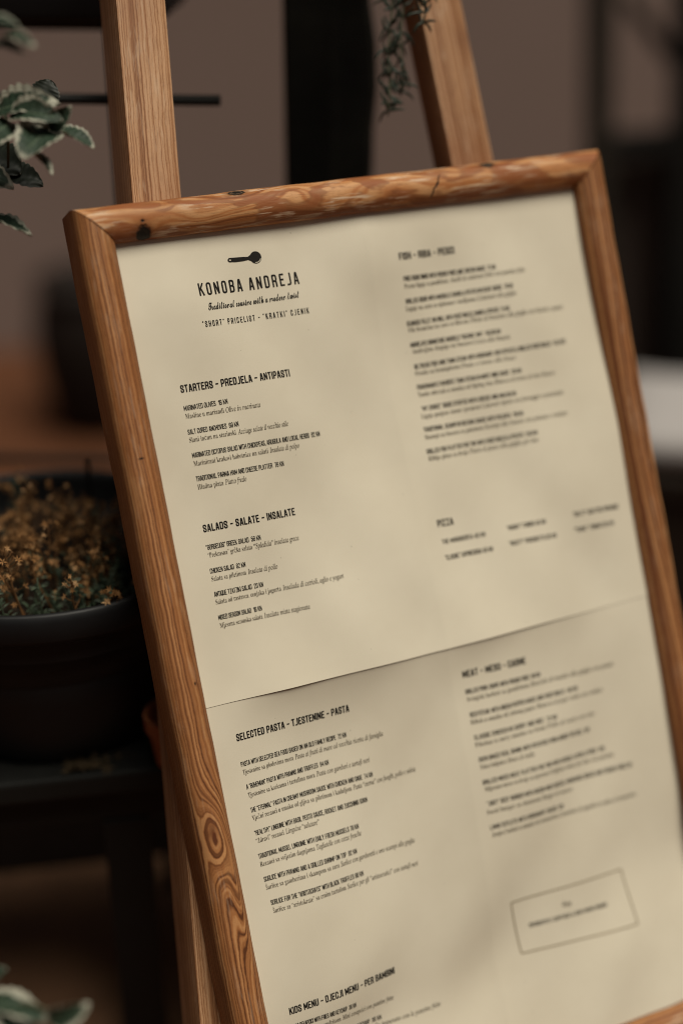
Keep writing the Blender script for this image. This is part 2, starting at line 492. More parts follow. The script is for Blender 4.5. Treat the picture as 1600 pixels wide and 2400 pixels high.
GL = {
 'A': (.40, [[(0, 0), (.38, 1), (.62, 1), (1, 0)], [(.2, .26), (.8, .26)]]),
 'B': (.38, [[(0, 0), (0, 1), (.68, 1), (.92, .95), (1, .85), (1, .68), (.9, .57), (.68, .53), (0, .53)], [(.68, .53), (.92, .48), (1, .37), (1, .15), (.92, .05), (.68, 0), (0, 0)]]),
 'C': (.38, [Cc]), 'D': (.38, [[(0, 0), (0, 1), (.66, 1), (.9, .96), (1, .86), (1, .14), (.9, .04), (.66, 0), (0, 0)]]),
 'E': (.34, [[(1, 1), (0, 1), (0, 0), (1, 0)], [(0, .52), (.85, .52)]]), 'F': (.33, [[(1, 1), (0, 1), (0, 0)], [(0, .5), (.85, .5)]]),
 'G': (.38, [Cc[:-2] + [(1, .14), (1, .47), (.55, .47)]]), 'H': (.39, [[(0, 0), (0, 1)], [(1, 0), (1, 1)], [(0, .52), (1, .52)]]),
 'I': (.0, [[(0, 0), (0, 1)]]), 'J': (.30, [[(1, 1), (1, .14), (.88, .04), (.6, 0), (0, 0)]]),
 'K': (.40, [[(0, 0), (0, 1)], [(1, 1), (.08, .42)], [(.38, .6), (1, 0)]]), 'L': (.33, [[(0, 1), (0, 0), (1, 0)]]),
 'M': (.52, [[(0, 0), (0, 1), (.5, .22), (1, 1), (1, 0)]]), 'N': (.40, [[(0, 0), (0, 1), (1, 0), (1, 1)]]),
 'O': (.38, [O_()]), 'P': (.37, [[(0, 0), (0, 1), (.68, 1), (.92, .95), (1, .85), (1, .56), (.92, .47), (.68, .42), (0, .42)]]),
 'Q': (.38, [O_(), [(.6, .2), (1.05, -.03)]]), 'R': (.38, [[(0, 0), (0, 1), (.68, 1), (.92, .95), (1, .85), (1, .62), (.9, .52), (.68, .47), (0, .47)], [(.7, .47), (.95, .36), (1, 0)]]),
 'S': (.37, [Ss]), 'T': (.36, [[(0, 1), (1, 1)], [(.5, 1), (.5, 0)]]),
 'U': (.38, [[(0, 1), (0, .14), (.1, .04), (.32, 0), (.68, 0), (.9, .04), (1, .14), (1, 1)]]), 'V': (.40, [[(0, 1), (.42, 0), (.58, 0), (1, 1)]]),
 'W': (.58, [[(0, 1), (.22, 0), (.28, 0), (.5, .85), (.72, 0), (.78, 0), (1, 1)]]), 'X': (.40, [[(0, 0), (1, 1)], [(0, 1), (1, 0)]]),
 'Y': (.40, [[(0, 1), (.5, .42), (1, 1)], [(.5, .42), (.5, 0)]]), 'Z': (.36, [[(0, 1), (1, 1), (0, 0), (1, 0)]]),
 '0': (.38, [O_()]), '1': (.18, [[(0, .8), (1, 1), (1, 0)]]), '2': (.37, [[(0, .72), (0, .86), (.1, .96), (.32, 1), (.68, 1), (.9, .96), (1, .86), (1, .66), (0, .12), (0, 0), (1, 0)]]),
 '3': (.37, [[(0, .75), (0, .87), (.3, 1), (.7, 1), (1, .87), (1, .65), (.75, .53), (.4, .53)], [(.75, .53), (1, .4), (1, .13), (.7, 0), (.3, 0), (0, .13), (0, .26)]]),
 '4': (.40, [[(.8, 0), (.8, 1), (0, .25), (1.05, .25)]]), '5': (.37, [[(1, 1), (.05, 1), (0, .5), (.3, .62), (.7, .62), (1, .48), (1, .14), (.7, 0), (.3, 0), (0, .13), (0, .26)]]),
 '6': (.38, [[(1, .76), (1, .86), (.7, 1), (.3, 1), (0, .86), (0, .14), (.3, 0), (.7, 0), (1, .14), (1, .42), (.7, .56), (.3, .56), (0, .45)]]),
 '7': (.36, [[(0, 1), (1, 1), (.4, 0)]]), '8': (.38, [O_(0, 1, .53, 1), O_(0, 1, 0, .53)]),
 '9': (.38, [[(0, .24), (0, .14), (.3, 0), (.7, 0), (1, .14), (1, .86), (.7, 1), (.3, 1), (0, .86), (0, .58), (.3, .44), (.7, .44), (1, .55)]]),
 '-': (.24, [[(0, .48), (1, .48)]]), ',': (.0, [[(0, .05), (-.3, -.12)]]), '.': (.0, [[(0, .02), (0, 0)]]), '“': (.16, [[(0, .86), (.1, 1)], [(.9, .86), (1, 1)]]),
 '”': (.16, [[(0, .86), (.1, 1)], [(.9, .86), (1, 1)]]), '"': (.12, [[(0, .92), (0, 1)], [(1, .92), (1, 1)]]), '’': (.0, [[(0, .86), (0, 1)]]),
 '&': (.42, [[(1, 0), (.2, .7), (.2, .88), (.4, 1), (.65, .95), (.68, .78), (0, .35), (0, .1), (.25, 0), (.6, 0), (1, .38)]]), '|': (.0, [[(0, -.1), (0, 1.1)]]),
}
def stroke(bm, pts, hw, z):
    pts = [Vector((p[0], p[1], 0)) for p in pts]
    pts = [p for i, p in enumerate(pts) if i == 0 or (p - pts[i - 1]).length > 1e-9]
    closed = (pts[0] - pts[-1]).length < 1e-9
    for i in range(len(pts) - 1):
        a, c = pts[i], pts[i + 1]
        t = (c - a).normalized(); n = Vector((-t.y, t.x, 0)) * hw
        a2 = a - t * hw * (1.0 if (i == 0 and not closed) else 0.35)
        c2 = c + t * hw * (1.0 if (i == len(pts) - 2 and not closed) else 0.35)
        zz = Vector((0, 0, z + i * 1e-7))
        bm.faces.new([bm.verts.new(q + zz) for q in (a2 - n, c2 - n, c2 + n, a2 + n)])
def caps_text(text, u0, u1, v0, v1, cap, sw, track=0.13):
    """condensed capitals fitted between u0 and u1; sw = stroke in cap heights"""
    pos, x = [], 0.0
    for ch in text:
        if ch == ' ': x += 0.26 + track * 0.6; continue
        wd = GL[ch][0]
        pos.append((ch, x)); x += wd + sw + track
    x -= track
    kx = (u1 - u0) / x
    bm = bmesh.new()
    for j, (ch, px) in enumerate(pos):
        wd, strokes = GL[ch]
        for st in strokes:
            hw = sw * cap / 2 * (0.55 + 0.45 * min(1.25, kx / cap))
            P = [(u0 + (px + sw / 2) * kx + q[0] * wd * kx, (sw / 2 + q[1] * (1 - sw)) * cap) for q in st]
            stroke(bm, P, hw, (j % 5) * 6e-6)
    for v in bm.verts:
        k = (v.co.x - u0) / (u1 - u0)
        v.co.y -= v0 + (v1 - v0) * k
    return bm

# ---- every printed line: kind, words, italic words, u0, u1, baseline v at both ends, where the italics start (metres on the sheet)
LINES = [
    ('title', 'KONOBA ANDREJA', None, 0.0543, 0.137, 0.0462, 0.0473, None),
    ('slogan', 'Traditional cousine with a modern twist', None, 0.059, 0.1349, 0.0576, 0.0577, None),
    ('price', '"SHORT" PRICELIST - "KRATKI" CJENIK', None, 0.0519, 0.1404, 0.07, 0.071, None),
    ('head', 'STARTERS - PREDJELA - ANTIPASTI', None, 0.0257, 0.1149, 0.1159, 0.1171, None),
    ('dish', 'MARINATED OLIVES  18 KN', None, 0.0255, 0.0604, 0.1297, 0.1298, None),
    ('desc', 'Masline u mariandi', 'Olive in marinata', 0.0256, 0.0854, 0.1357, 0.1365, 0.0577),
    ('dish', 'SALT CURED ANCHOVIES  69 KN', None, 0.0251, 0.0656, 0.1478, 0.1482, None),
    ('desc', 'Slani inćun na starinski', 'Acciuge salate il vecchio stile', 0.0252, 0.1053, 0.1538, 0.1546, 0.0637),
    ('dish', 'MARINATED OCTOPUS SALAD WITH CHICKPEAS, ARUGULA AND LOCAL HERBS  82 KN', None, 0.0251, 0.1309, 0.1656, 0.1668, None),
    ('desc', 'Marinirani krakovi hobotnice na salati', 'Insalata di polpo', 0.025, 0.1114, 0.1719, 0.1728, 0.0865),
    ('dish', 'TRADITIONAL PARMA HAM AND CHEESE PLATTER  76 KN', None, 0.0247, 0.096, 0.1836, 0.1845, None),
    ('desc', 'Hladna plata', 'Piatto fredo', 0.0248, 0.0636, 0.1898, 0.1904, 0.0463),
    ('head', 'SALADS - SALATE - INSALATE', None, 0.023, 0.098, 0.2226, 0.2237, None),
    ('dish', '“GORGEUOS” GREEK SALAD  56 KN', None, 0.0225, 0.0662, 0.2362, 0.237, None),
    ('desc', '“Prekrasna” grčka salata', '“Spledida” insalata greca', 0.0226, 0.0968, 0.2421, 0.2432, 0.0597),
    ('dish', 'CHICKEN SALAD  62 KN', None, 0.022, 0.0506, 0.2543, 0.2549, None),
    ('desc', 'Salata sa piletinom', 'Insalata di pollo', 0.0219, 0.0754, 0.2603, 0.2614, 0.0514),
    ('dish', 'ANTIQUE TZATZIKI SALAD  20 KN', None, 0.0217, 0.0616, 0.2723, 0.2729, None),
    ('desc', 'Salata od rastavca, cenjaka i jogurta', 'Insalada di cetrioli, aglio e yogurt', 0.0216, 0.1259, 0.2782, 0.2795, 0.0762),
    ('dish', 'MIXED SEASON SALAD  18 KN', None, 0.0213, 0.0569, 0.2902, 0.2906, None),
    ('desc', 'Mjesana sezonska salata', 'Insalata mista stagionata', 0.0212, 0.094, 0.2963, 0.2972, 0.0575),
    ('head', 'SELECTED PASTA - TJESTENINE - PASTA', None, 0.0169, 0.1103, 0.3838, 0.3834, None),
    ('dish', 'PASTA WITH SELECTED SEA FOOD BASED ON AN OLD FAMILY RECIPE  72 KN', None, 0.0166, 0.1049, 0.4038, 0.4028, None),
    ('desc', 'Tjestenine sa plodovima mora', 'Pasta ai frutti di mare od vecchia ricetta di famiglia', 0.0169, 0.1344, 0.41, 0.409, 0.0606),
    ('dish', 'A “BOHEMIAN” PASTA WITH PRAWNS AND TRUFFLES  94 KN', None, 0.0175, 0.0868, 0.4217, 0.4205, None),
    ('desc', 'Tjestenine sa kozicama i tartufima mora', 'Pasta con gamberi e tartufi neri', 0.0175, 0.1198, 0.4281, 0.4266, 0.0753),
    ('dish', 'THE “ETERNAL” PASTA IN CREAMY MUSHROOM SAUCE WITH CHICKEN AND SAGE  74 KN', None, 0.0172, 0.12, 0.4399, 0.4386, None),
    ('desc', 'Vječni rezanci u umaku od gljiva sa piletinom i kaduljom', 'Pasta “eterna” con funghi, pollo e salvia', 0.0172, 0.1568, 0.446, 0.444, 0.1021),
    ('dish', '“HEALTHY” LINGUINE WITH BASIL PESTO SAUCE, ROCKET AND ZUCCHINIS 63KN', None, 0.0168, 0.1117, 0.4579, 0.4569, None),
    ('desc', '“Zdravi” rezanci', 'Linguine “salutare”', 0.0166, 0.0693, 0.4639, 0.4632, 0.0413),
    ('dish', 'TRADITIONAL MUSSEL LINGUINIE WITH DAILY FRESH MUSSELS 78 KN', None, 0.0162, 0.1002, 0.476, 0.4752, None),
    ('desc', 'Rezanci sa svijezim dagnjama', 'Tagliatelle con cozze fresche', 0.0163, 0.1014, 0.4822, 0.4811, 0.0625),
    ('dish', 'SURLICE WITH PRAWNS AND A GRILLED SHRIMP ON TOP  92 KN', None, 0.0169, 0.0947, 0.4942, 0.4937, None),
    ('desc', 'Šurlice sa gamberima i skampom sa zara', 'Surlice con gamberetti e uno scampi alla griglia', 0.0172, 0.1446, 0.5005, 0.4991, 0.0792),
    ('dish', 'SURLICE FOR THE “ARISTOCRATS” WITH BLACK TRUFFLES 88 KN', None, 0.0184, 0.0966, 0.5128, 0.5123, None),
    ('desc', 'Šurlice za “aristokrate” sa crnim tartufom', 'Surlice per gli “aristocratici” con tartufi neri', 0.0189, 0.1437, 0.5191, 0.5177, 0.081),
    ('head', 'KIDS MENU - DJECJI MENU - PER BAMBINI', None, 0.0157, 0.1082, 0.5987, 0.597, None),
    ('dish', 'MINI CEVAPCICI WITH FRIES AND KETCHUP  36 KN', None, 0.0171, 0.0703, 0.6106, 0.611, None),
    ('desc', 'Cevapcici sa pomfritom', 'Mini cevapcici con patatine fritte', 0.0172, 0.1046, 0.6166, 0.618, 0.0572),
    ('dish', 'CHICKEN NUGGETS WITH FRIES AND KETCHUP  38 KN', None, 0.018, 0.0916, 0.6287, 0.6304, None),
    ('desc', 'Pileci medaljoni sa pomfritom', 'Pollo impanato con le patatine fritte', 0.0182, 0.1443, 0.6347, 0.6372, 0.0805),
    ('head', 'FISH - RIBA - PESCI', None, 0.2256, 0.2762, 0.0398, 0.0404, None),
    ('dish', 'FRIED SQUID RINGS WITH FRENCH FRIES AND TARTAR SAUCE  72 KN', None, 0.2268, 0.3102, 0.0568, 0.058, None),
    ('desc', 'Przene lignje sa pomfritom', 'Anelli di calamari fritti con patatine fritte', 0.2267, 0.3377, 0.0628, 0.0635, 0.2679),
    ('dish', 'GRILLED SQUID WITH MUSSELS CHARD & POTATO IN OLIVE SAUCE  78 KN', None, 0.226, 0.3229, 0.0749, 0.0753, None),
    ('desc', 'Lignje na zaru sa njokama i skoljkama', 'Calamari alla griglia', 0.2252, 0.3248, 0.0808, 0.0814, 0.2893),
    ('dish', 'SEABASS FILLET ON GRILL WITH VEGETABLES, CHARD & POTATO  74 KN', None, 0.2242, 0.316, 0.0927, 0.0933, None),
    ('desc', 'File brancina na zaru sa blitvom', 'Filetto di branzino alla griglia con bietola e patate', 0.2246, 0.3682, 0.0978, 0.0989, 0.2791),
    ('dish', 'ANDREJA’S SIGNATURE MUSSELS “BUZARA” WAY  1 KG 68 KN', None, 0.2243, 0.3046, 0.11, 0.1108, None),
    ('desc', 'Andrejine dagnje na buzaru', 'Cozze alla busara', 0.2248, 0.3125, 0.1152, 0.1164, 0.2784),
    ('dish', 'GILTHEAD FISH AND TUNA STEAK WITH ROSEMARY, WITH POTATO & GRILLED VEGETABLES  1 KG 320', None, 0.2244, 0.3636, 0.1278, 0.1281, None),
    ('desc', 'Orada sa krumpirom', 'Orata o tonno alla brace', 0.224, 0.3146, 0.1331, 0.134, 0.2635),
    ('dish', 'FISHERMAN’S FAVORITE TUNA STEAK IN WHITE WINE SAUCE  120 KN', None, 0.2231, 0.3176, 0.1446, 0.1457, None),
    ('desc', 'Tunin odrezak u umaku od bijelog vina', 'Bistecca di tonno al vino bianco', 0.2226, 0.3481, 0.1505, 0.1522, 0.2905),
    ('dish', '“MY CHOICE” SQUID STUFFED WITH CHEESE AND HAM 86 KN', None, 0.2229, 0.3086, 0.1623, 0.1636, None),
    ('desc', 'Lignje punjene sirom i prsutom', 'Calamari ripieni con formaggio e prosciutto', 0.2212, 0.3522, 0.1684, 0.1696, 0.2755),
    ('dish', 'TRADITIONAL SCAMPI IN BUZARA SAUCE WITH POLENTA  118 KN', None, 0.2204, 0.3116, 0.1793, 0.1809, None),
    ('desc', 'Skampi na buzaru sa palentom', 'Scampi alla busara con polenta e verdure', 0.2203, 0.352, 0.1854, 0.1874, 0.2751),
    ('dish', 'GRILLED FISH PLATTER FOR TWO WITH VEGETABLES & POTATO  240 KN', None, 0.2189, 0.3208, 0.1972, 0.1988, None),
    ('desc', 'Riblja plata za dvoje', 'Piatto di pesce alla griglia per due', 0.2192, 0.3208, 0.2029, 0.2046, 0.2573),
    ('head', 'PIZZA', None, 0.2149, 0.2298, 0.2567, 0.2573, None),
    ('dish', 'THE MARGHERITA 40 KN', None, 0.2157, 0.256, 0.271, 0.2724, None),
    ('dish', '“CLASSIC” CAPRICCIOSA 50 KN', None, 0.2152, 0.2598, 0.284, 0.2854, None),
    ('dish', '“MUSHY” FUNGHI 45 KN', None, 0.2766, 0.3125, 0.2717, 0.2729, None),
    ('dish', '“MEATY” PROSCIUTTO 50 KN', None, 0.2754, 0.3196, 0.2845, 0.2861, None),
    ('dish', '“SALTY” QUATTRO FORMAGGI', None, 0.3383, 0.3839, 0.2724, 0.2739, None),
    ('dish', '“TUNA” TONNO 55 KN', None, 0.3371, 0.3767, 0.2855, 0.2867, None),
    ('head', 'MEAT - MESO - CARNE', None, 0.2103, 0.2687, 0.3802, 0.382, None),
    ('dish', 'GRILLED PORK CHOPS WITH FRENCH FRIES  68 KN', None, 0.2106, 0.2805, 0.3939, 0.3957, None),
    ('desc', 'Svinjski kotleti sa pomfritom', 'Braciole di maiale alla griglia con patate', 0.2108, 0.3537, 0.4001, 0.404, 0.2696),
    ('dish', 'BEEFSTEAK WITH GREEN PEPPER SAUCE AND VEGETABLES  140 KN', None, 0.2107, 0.3142, 0.413, 0.4157, None),
    ('desc', 'Biftek u umaku od zelenog papra', 'Bistecca al pepe verde con verdure', 0.2099, 0.3392, 0.4189, 0.4232, 0.2721),
    ('dish', 'CLASSIC CHICKEN IN CURRY AND RICE  72 KN', None, 0.2103, 0.2895, 0.4317, 0.4341, None),
    ('desc', 'Piletina u curry umaku sa rizom', 'Pollo al curry con riso', 0.2098, 0.3281, 0.4377, 0.441, 0.2783),
    ('dish', 'OVEN BAKED VEAL SHANK WITH POTATOES FROM UNDER THE BELL 130', None, 0.2105, 0.3206, 0.4502, 0.4533, None),
    ('desc', 'Teleca koljenica', 'Stinco di vitello', 0.2105, 0.2619, 0.4562, 0.4584, 0.2359),
    ('dish', 'GRILLED MIXED MEAT PLATTER FOR TWO WITH HOUSE AJVAR & FRIES  190', None, 0.2104, 0.3325, 0.4693, 0.4729, None),
    ('desc', 'Mijesano meso za dvoje sa ajvarom', 'Grigliata mista per due con patatine', 0.2112, 0.3404, 0.475, 0.4801, 0.2735),
    ('dish', '“JUICY” BEEF BURGER WITH BACON AND CHEESE, HOMEMADE BREAD AND FRENCH FRIES 85', None, 0.2109, 0.3554, 0.4873, 0.4932, None),
    ('desc', 'Socni burger sa slaninom', 'Burger di manzo', 0.2098, 0.2942, 0.4939, 0.4978, 0.2624),
    ('dish', 'LAMB CUTLETS WITH ROSEMARY SAUCE 125', None, 0.2102, 0.2829, 0.5069, 0.5095, None),
    ('desc', 'Janjeci kotleti u umaku od ruzmarina', 'Costolette di agnello in salsa al rosmarino', 0.2109, 0.355, 0.513, 0.5189, 0.277),
    ('note', 'DESSERTS | COFFEES & BAR MENU INSIDE', None, 0.2347, 0.3075, 0.5995, 0.6021, None),
    ('script', 'Enjoy', None, 0.2667, 0.2747, 0.5903, 0.5903, None),
]

def math_it(s):
    return ''.join('\u210e' if c == 'h' else chr(0x1d44e + ord(c) - 97) if 'a' <= c <= 'z' else chr(0x1d434 + ord(c) - 65) if 'A' <= c <= 'Z' else c for c in s)
def alpha(s, lo, up):
    return ''.join(chr(lo + ord(c) - 97) if 'a' <= c <= 'z' else chr(up + ord(c) - 65) if 'A' <= c <= 'Z' else c for c in s)
jobs = []          # (line, [(temporary text object, u0, u1)])
def temp_text(s, off):
    c = bpy.data.curves.new('tmp', 'FONT'); c.body = s; c.offset = off; c.resolution_u = 2
    o = bpy.data.objects.new('tmp', c); COL.objects.link(o); return o
for ln in LINES:
    kind, s, it, u0, u1, v0, v1, e = ln
    if kind == 'desc':
        jobs.append((ln, [(temp_text(alpha(s, 0x1d41a, 0x1d400), -0.010), u0, e - 0.0014), (temp_text(math_it(it), 0.004), e, u1)]))
    elif kind in ('slogan', 'script'):
        jobs.append((ln, [(temp_text(alpha(s, 0x1d4ea, 0x1d4d0), 0.016), u0, u1)]))
dg = bpy.context.evaluated_depsgraph_get()
dg.update()
EM = {'desc': 0.0056, 'slogan': 0.0086, 'script': 0.006}
NAMES = {'title': 'restaurant_name', 'slogan': 'slogan_line', 'price': 'pricelist_line', 'head': 'section_heading', 'dish': 'dish_name', 'desc': 'dish_description', 'note': 'boxed_note', 'script': 'small_script'}
def place(bm, name, mat, v):
    upper = v < PH
    flatten(bm, upper)
    return link_bm(name, bm, mat, up_sheet if upper else lo_sheet)
for ln, parts in jobs:
    kind, s, it, u0, u1, v0, v1, e = ln
    bm = bmesh.new()
    for o, a, c in parts:
        me = bpy.data.meshes.new_from_object(o.evaluated_get(dg))
        xs = [v.co.x for v in me.vertices]
        x0, x1 = min(xs), max(xs)
        n0 = len(bm.verts)
        bm.from_mesh(me); bm.verts.ensure_lookup_table()
        em = EM[kind]
        for v in bm.verts[n0:]:
            X = a + (v.co.x - x0) / (x1 - x0) * (c - a)
            k = (X - u0) / (u1 - u0)
            v.co = Vector((X, v.co.y * em - (v0 + (v1 - v0) * k), 0))
        bpy.data.meshes.remove(me)
    place(bm, NAMES[kind], M['ink'] if kind == 'slogan' else M['greyink'], v0)
for ln, parts in jobs:
    for o, a, c in parts:
        cu = o.data; bpy.data.objects.remove(o); bpy.data.curves.remove(cu)
for kind, s, it, u0, u1, v0, v1, e in LINES:
    spec = {'title': (0.0098, 0.145, 0.33), 'price': (0.0046, 0.14, 0.42), 'head': (0.0058, 0.165, 0.11), 'dish': (0.0039, 0.12, 0.085), 'note': (0.0033, 0.15, 0.09)}.get(kind)
    if spec:
        place(caps_text(s, u0, u1, v0, v1, *spec), NAMES[kind], M['ink'], v0)
# the spoon above the name
bm = bmesh.new()
def blob(pts, z=0.0):
    bm.faces.new([bm.verts.new((x, -y, z)) for x, y in pts])
cx, cy, r = 0.1053, 0.0224, 0.0047
bowl = [(cx + r * cos(t) * 1.0, cy + r * sin(t)) for t in [i * 2 * pi / 28 for i in range(28)]]
blob(bowl[::-1])
top = [(0.0990, 0.0212), (0.0945, 0.0208), (0.0885, 0.0205), (0.0850, 0.0203)]
bot = [(0.0850, 0.0236), (0.0885, 0.0240), (0.0945, 0.0240), (0.0990, 0.0236)]
for (a, b1), (a2, b2) in zip(zip(top, bot[::-1]), zip(top[1:], bot[::-1][1:])):
    blob([a, b1, b2, a2], 2e-6)
blob([(0.1012, 0.0200), (0.0990, 0.0212), (0.0990, 0.0236), (0.1012, 0.0248), (0.1025, 0.0255), (0.1025, 0.0190)], 4e-6)
ring = lambda rr, k: (0.0844 + rr * 1.25 * cos(k * 2 * pi / 20), 0.02195 + rr * sin(k * 2 * pi / 20))
for k in range(20):
    blob([ring(0.0017, k), ring(0.0017, k + 1), ring(0.0007, k + 1), ring(0.0007, k)], 6e-6)
flatten(bm, True)
so = link_bm('spoon_emblem', bm, M['ink'], up_sheet)
bm = bmesh.new()
for i in range(14):
    t0, t1 = radians(20 + i * 6), radians(20 + (i + 1) * 6)
    bm.faces.new([bm.verts.new((cx + q * cos(t), -(cy + q * sin(t)), 1e-5)) for q, t in ((r * .80, t0), (r * .90, t0), (r * .90, t1), (r * .80, t1))])
flatten(bm, True, 0.0004)
link_bm('spoon_highlight', bm, M['paper'], up_sheet)
# the thin printed box low on the right
bm = bmesh.new()
cor = [(0.2206, 0.5735), (0.3283, 0.5765), (0.3315, 0.6241), (0.2239, 0.6191)]
for i in range(4):
    a, c = Vector(cor[i]), Vector(cor[(i + 1) % 4])
    t = (c - a).normalized(); n = Vector((-t.y, t.x)) * 0.0006
    for k in range(24):
        p, q = a.lerp(c, k / 24), a.lerp(c, (k + 1) / 24)
        bm.faces.new([bm.verts.new((w.x, -w.y, i * 1e-6)) for w in (p - n, q - n, q + n, p + n)])
flatten(bm, False)
link_bm('printed_box', bm, M['boxline'], lo_sheet)

# ------------------------------------------------------------------ the easel behind the board
def board_pt(u, v, w): return BM @ Vector((u, -v, w))
vz = -BY.z                                   # world z change per metre down the board
def v_at_floor(u, w):
    return -(board_pt(u, 0, w).z) / vz
def grain_bar(name, mat, parent, corners0, corners1):
    """four-sided bar between two quads of world points, with a grain attribute on each side"""
    me = bpy.data.meshes.new(name)
    Minv = parent.matrix_world.inverted()
    n = 40
    verts = []
    for i in range(n + 1):
        for a, c in zip(corners0, corners1):
            verts.append(Minv @ a.lerp(c, i / n))
    L = (corners1[0] - corners0[0]).length
    off = [0]
    for k in range(4): off.append(off[-1] + (corners0[(k + 1) % 4] - corners0[k]).length)
    faces, gs = [], []
    for i in range(n):
        for k in range(4):
            k2 = (k + 1) % 4
            faces.append((i * 4 + k, i * 4 + k2, (i + 1) * 4 + k2, (i + 1) * 4 + k))
            s0, s1 = L * i / n, L * (i + 1) / n
            gs += [(s0, off[k], k), (s0, off[k + 1], k), (s1, off[k + 1], k), (s1, off[k], k)]
    faces += [(3, 2, 1, 0), tuple(n * 4 + k for k in range(4))]
    gs += [(0, off[k], 0) for k in (3, 2, 1, 0)] + [(L, off[k], 0) for k in range(4)]
    me.from_pydata(verts, [], faces)
    a_ = me.attributes.new('grain', 'FLOAT_VECTOR', 'CORNER')
    for d, g in zip(a_.data, gs): d.vector = g
    bm = bmesh.new(); bm.from_mesh(me)
    bmesh.ops.recalc_face_normals(bm, faces=bm.faces)
    es = [e for e in bm.edges if e.calc_face_angle(0) > 0.8]
    bmesh.ops.bevel(bm, geom=es, offset=0.0016, segments=2, affect='EDGES', profile=0.6)
    for f in bm.faces: f.smooth = True
    for e in bm.edges:
        if e.calc_face_angle(0) > radians(50): e.smooth = False
    bm.to_mesh(me); bm.free()
    me.materials.append(mat)
    o = bpy.data.objects.new(name, me); COL.objects.link(o); o.parent = parent
    return o
pal_leg = [(0.28, (0.54, 0.315, 0.175)), (0.45, (0.47, 0.255, 0.13)), (0.58, (0.33, 0.155, 0.068)), (0.72, (0.20, 0.08, 0.033))]
M['leg_left'] = wood('easel_wood_left', 21.0, 260, ridge=True, wav=0.0008, bumps=[(0.66, 0.022, 0.16, 0.010, 0.004)], scratch=0.25, pal=pal_leg, rough=0.5, streak=[(0.80, 0.03, 0.06, 0.02, 0.30)])
M['leg_right'] = wood('easel_wood_right', 27.0, 240, ridge=True, wav=0.0010, scratch=0.25, pal=pal_leg, rough=0.5, tone=0.86, streak=[(0.66, 0.036, 0.012, 0.010, 0.35), (0.78, 0.02, 0.09, 0.02, 0.3)])
foot_mid = board_pt(0.15, v_at_floor(0.15, -0.05), -0.05)
easel = empty('display_easel', (foot_mid.x, foot_mid.y, 0))
tag(easel, 'wooden A-frame easel holding up the framed menu', 'easel')
bpy.context.view_layer.update()
def leg_quad(u, v, wd, w0, dep): return [board_pt(u - wd / 2, v, w0), board_pt(u + wd / 2, v, w0), board_pt(u + wd / 2, v, w0 - dep), board_pt(u - wd / 2, v, w0 - dep)]
VT = -0.80
for (uc, vc, sl, wd, dep, mt) in ((0.0632, -0.19, -0.1153, 0.0395, 0.050, 'leg_left'), (0.3212, -0.177, 0.0225, 0.0398, 0.033, 'leg_right')):
    U_ = lambda v: uc + sl * (v - vc)
    vb = v_at_floor(U_(1.5), -0.03)
    vb2 = v_at_floor(U_(1.5), -0.03 - dep)
    q1 = leg_quad(U_(vb), vb, wd, -0.0285, dep)
    q1[2] = board_pt(U_(vb) + wd / 2, vb2, -0.0285 - dep); q1[3] = board_pt(U_(vb) - wd / 2, vb2, -0.0285 - dep)
    grain_bar('front_leg', M[mt], easel, leg_quad(U_(VT), VT, wd, -0.0285, dep), q1)
uA, uB = 0.0632 - 0.1153 * (VT + 0.05 + 0.19), 0.3212 + 0.0225 * (VT + 0.05 + 0.177)
q = lambda u, v0, v1, w0, w1: [board_pt(u, v0, w0), board_pt(u, v1, w0), board_pt(u, v1, w1), board_pt(u, v0, w1)]
grain_bar('cross_bar', M['leg_right'], easel, q(uA - 0.03, VT + 0.02, VT + 0.07, -0.080, -0.1), q(uB + 0.03, VT + 0.02, VT + 0.07, -0.080, -0.1))
grain_bar('ledge', M['leg_right'], easel, q(-0.09, OB + RW + 0.001, OB + RW + 0.022, 0.03, -0.028), q(0.47, OB + RW + 0.001, OB + RW + 0.022, 0.03, -0.028))
hp = board_pt(0.32, VT + 0.045, -0.12); hp.x = -0.010; ft = Vector((-0.010, hp.y + 0.64, 0))
sx = RIGHT * 0.018; sn = Vector((0, -0.015, 0))
grain_bar('rear_leg', M['leg_right'], easel, [hp - sx + sn, hp + sx + sn, hp + sx - sn, hp - sx - sn], [ft - sx + sn, ft + sx + sn, ft + sx - sn, ft - sx - sn])
bm = bmesh.new()
box(bm, easel.matrix_world.inverted() @ board_pt(0.32, VT + 0.045, -0.108), (0.05, 0.03, 0.03), Matrix((BU, BN, BY)).transposed(), 0.002)
link_bm('hinge', bm, M['black'], easel)

# ------------------------------------------------------------------ black post behind the easel
pz = 1.34
def wavy_post():
    bm = bmesh.new()
    lo, hi = 0.0, 2.4
    x0 = at(690, 100, pz); yb = x0.y
    n = 60
    rings = []
    for i in range(n + 1):
        z = lo + (hi - lo) * i / n
        # left face straight, right edge wavy like worn timber
        wob = 0.0035 * sin(z * 26 + 1.0) + 0.002 * sin(z * 61) + 0.0015 * sin(z * 11)
        dx = (1.42 - z) * 0.012
        xl, xr, xm = -0.0455 - dx * 0.2, 0.0385 + wob, 0.0
        rings.append([bm.verts.new((x, y, z)) for x, y in ((xl, 0.0), (xl + 0.004, -0.006), (xm, -0.008), (xm + 0.006, -0.004), (xr - 0.006, 0.0), (xr, 0.008), (xr, 0.03), (xl, 0.03))])
    for a, c in zip(rings, rings[1:]):
        for k in range(8):
            bm.faces.new((a[k], a[(k + 1) % 8], c[(k + 1) % 8], c[k]))
    bm.faces.new(rings[-1]); bm.faces.new(rings[0][::-1])
    bmesh.ops.recalc_face_normals(bm, faces=bm.faces)
    return bm
b = NB('blackened_timber')
o3 = b.obj(); n1 = b.noise(o3, 14, 5, 0.65)
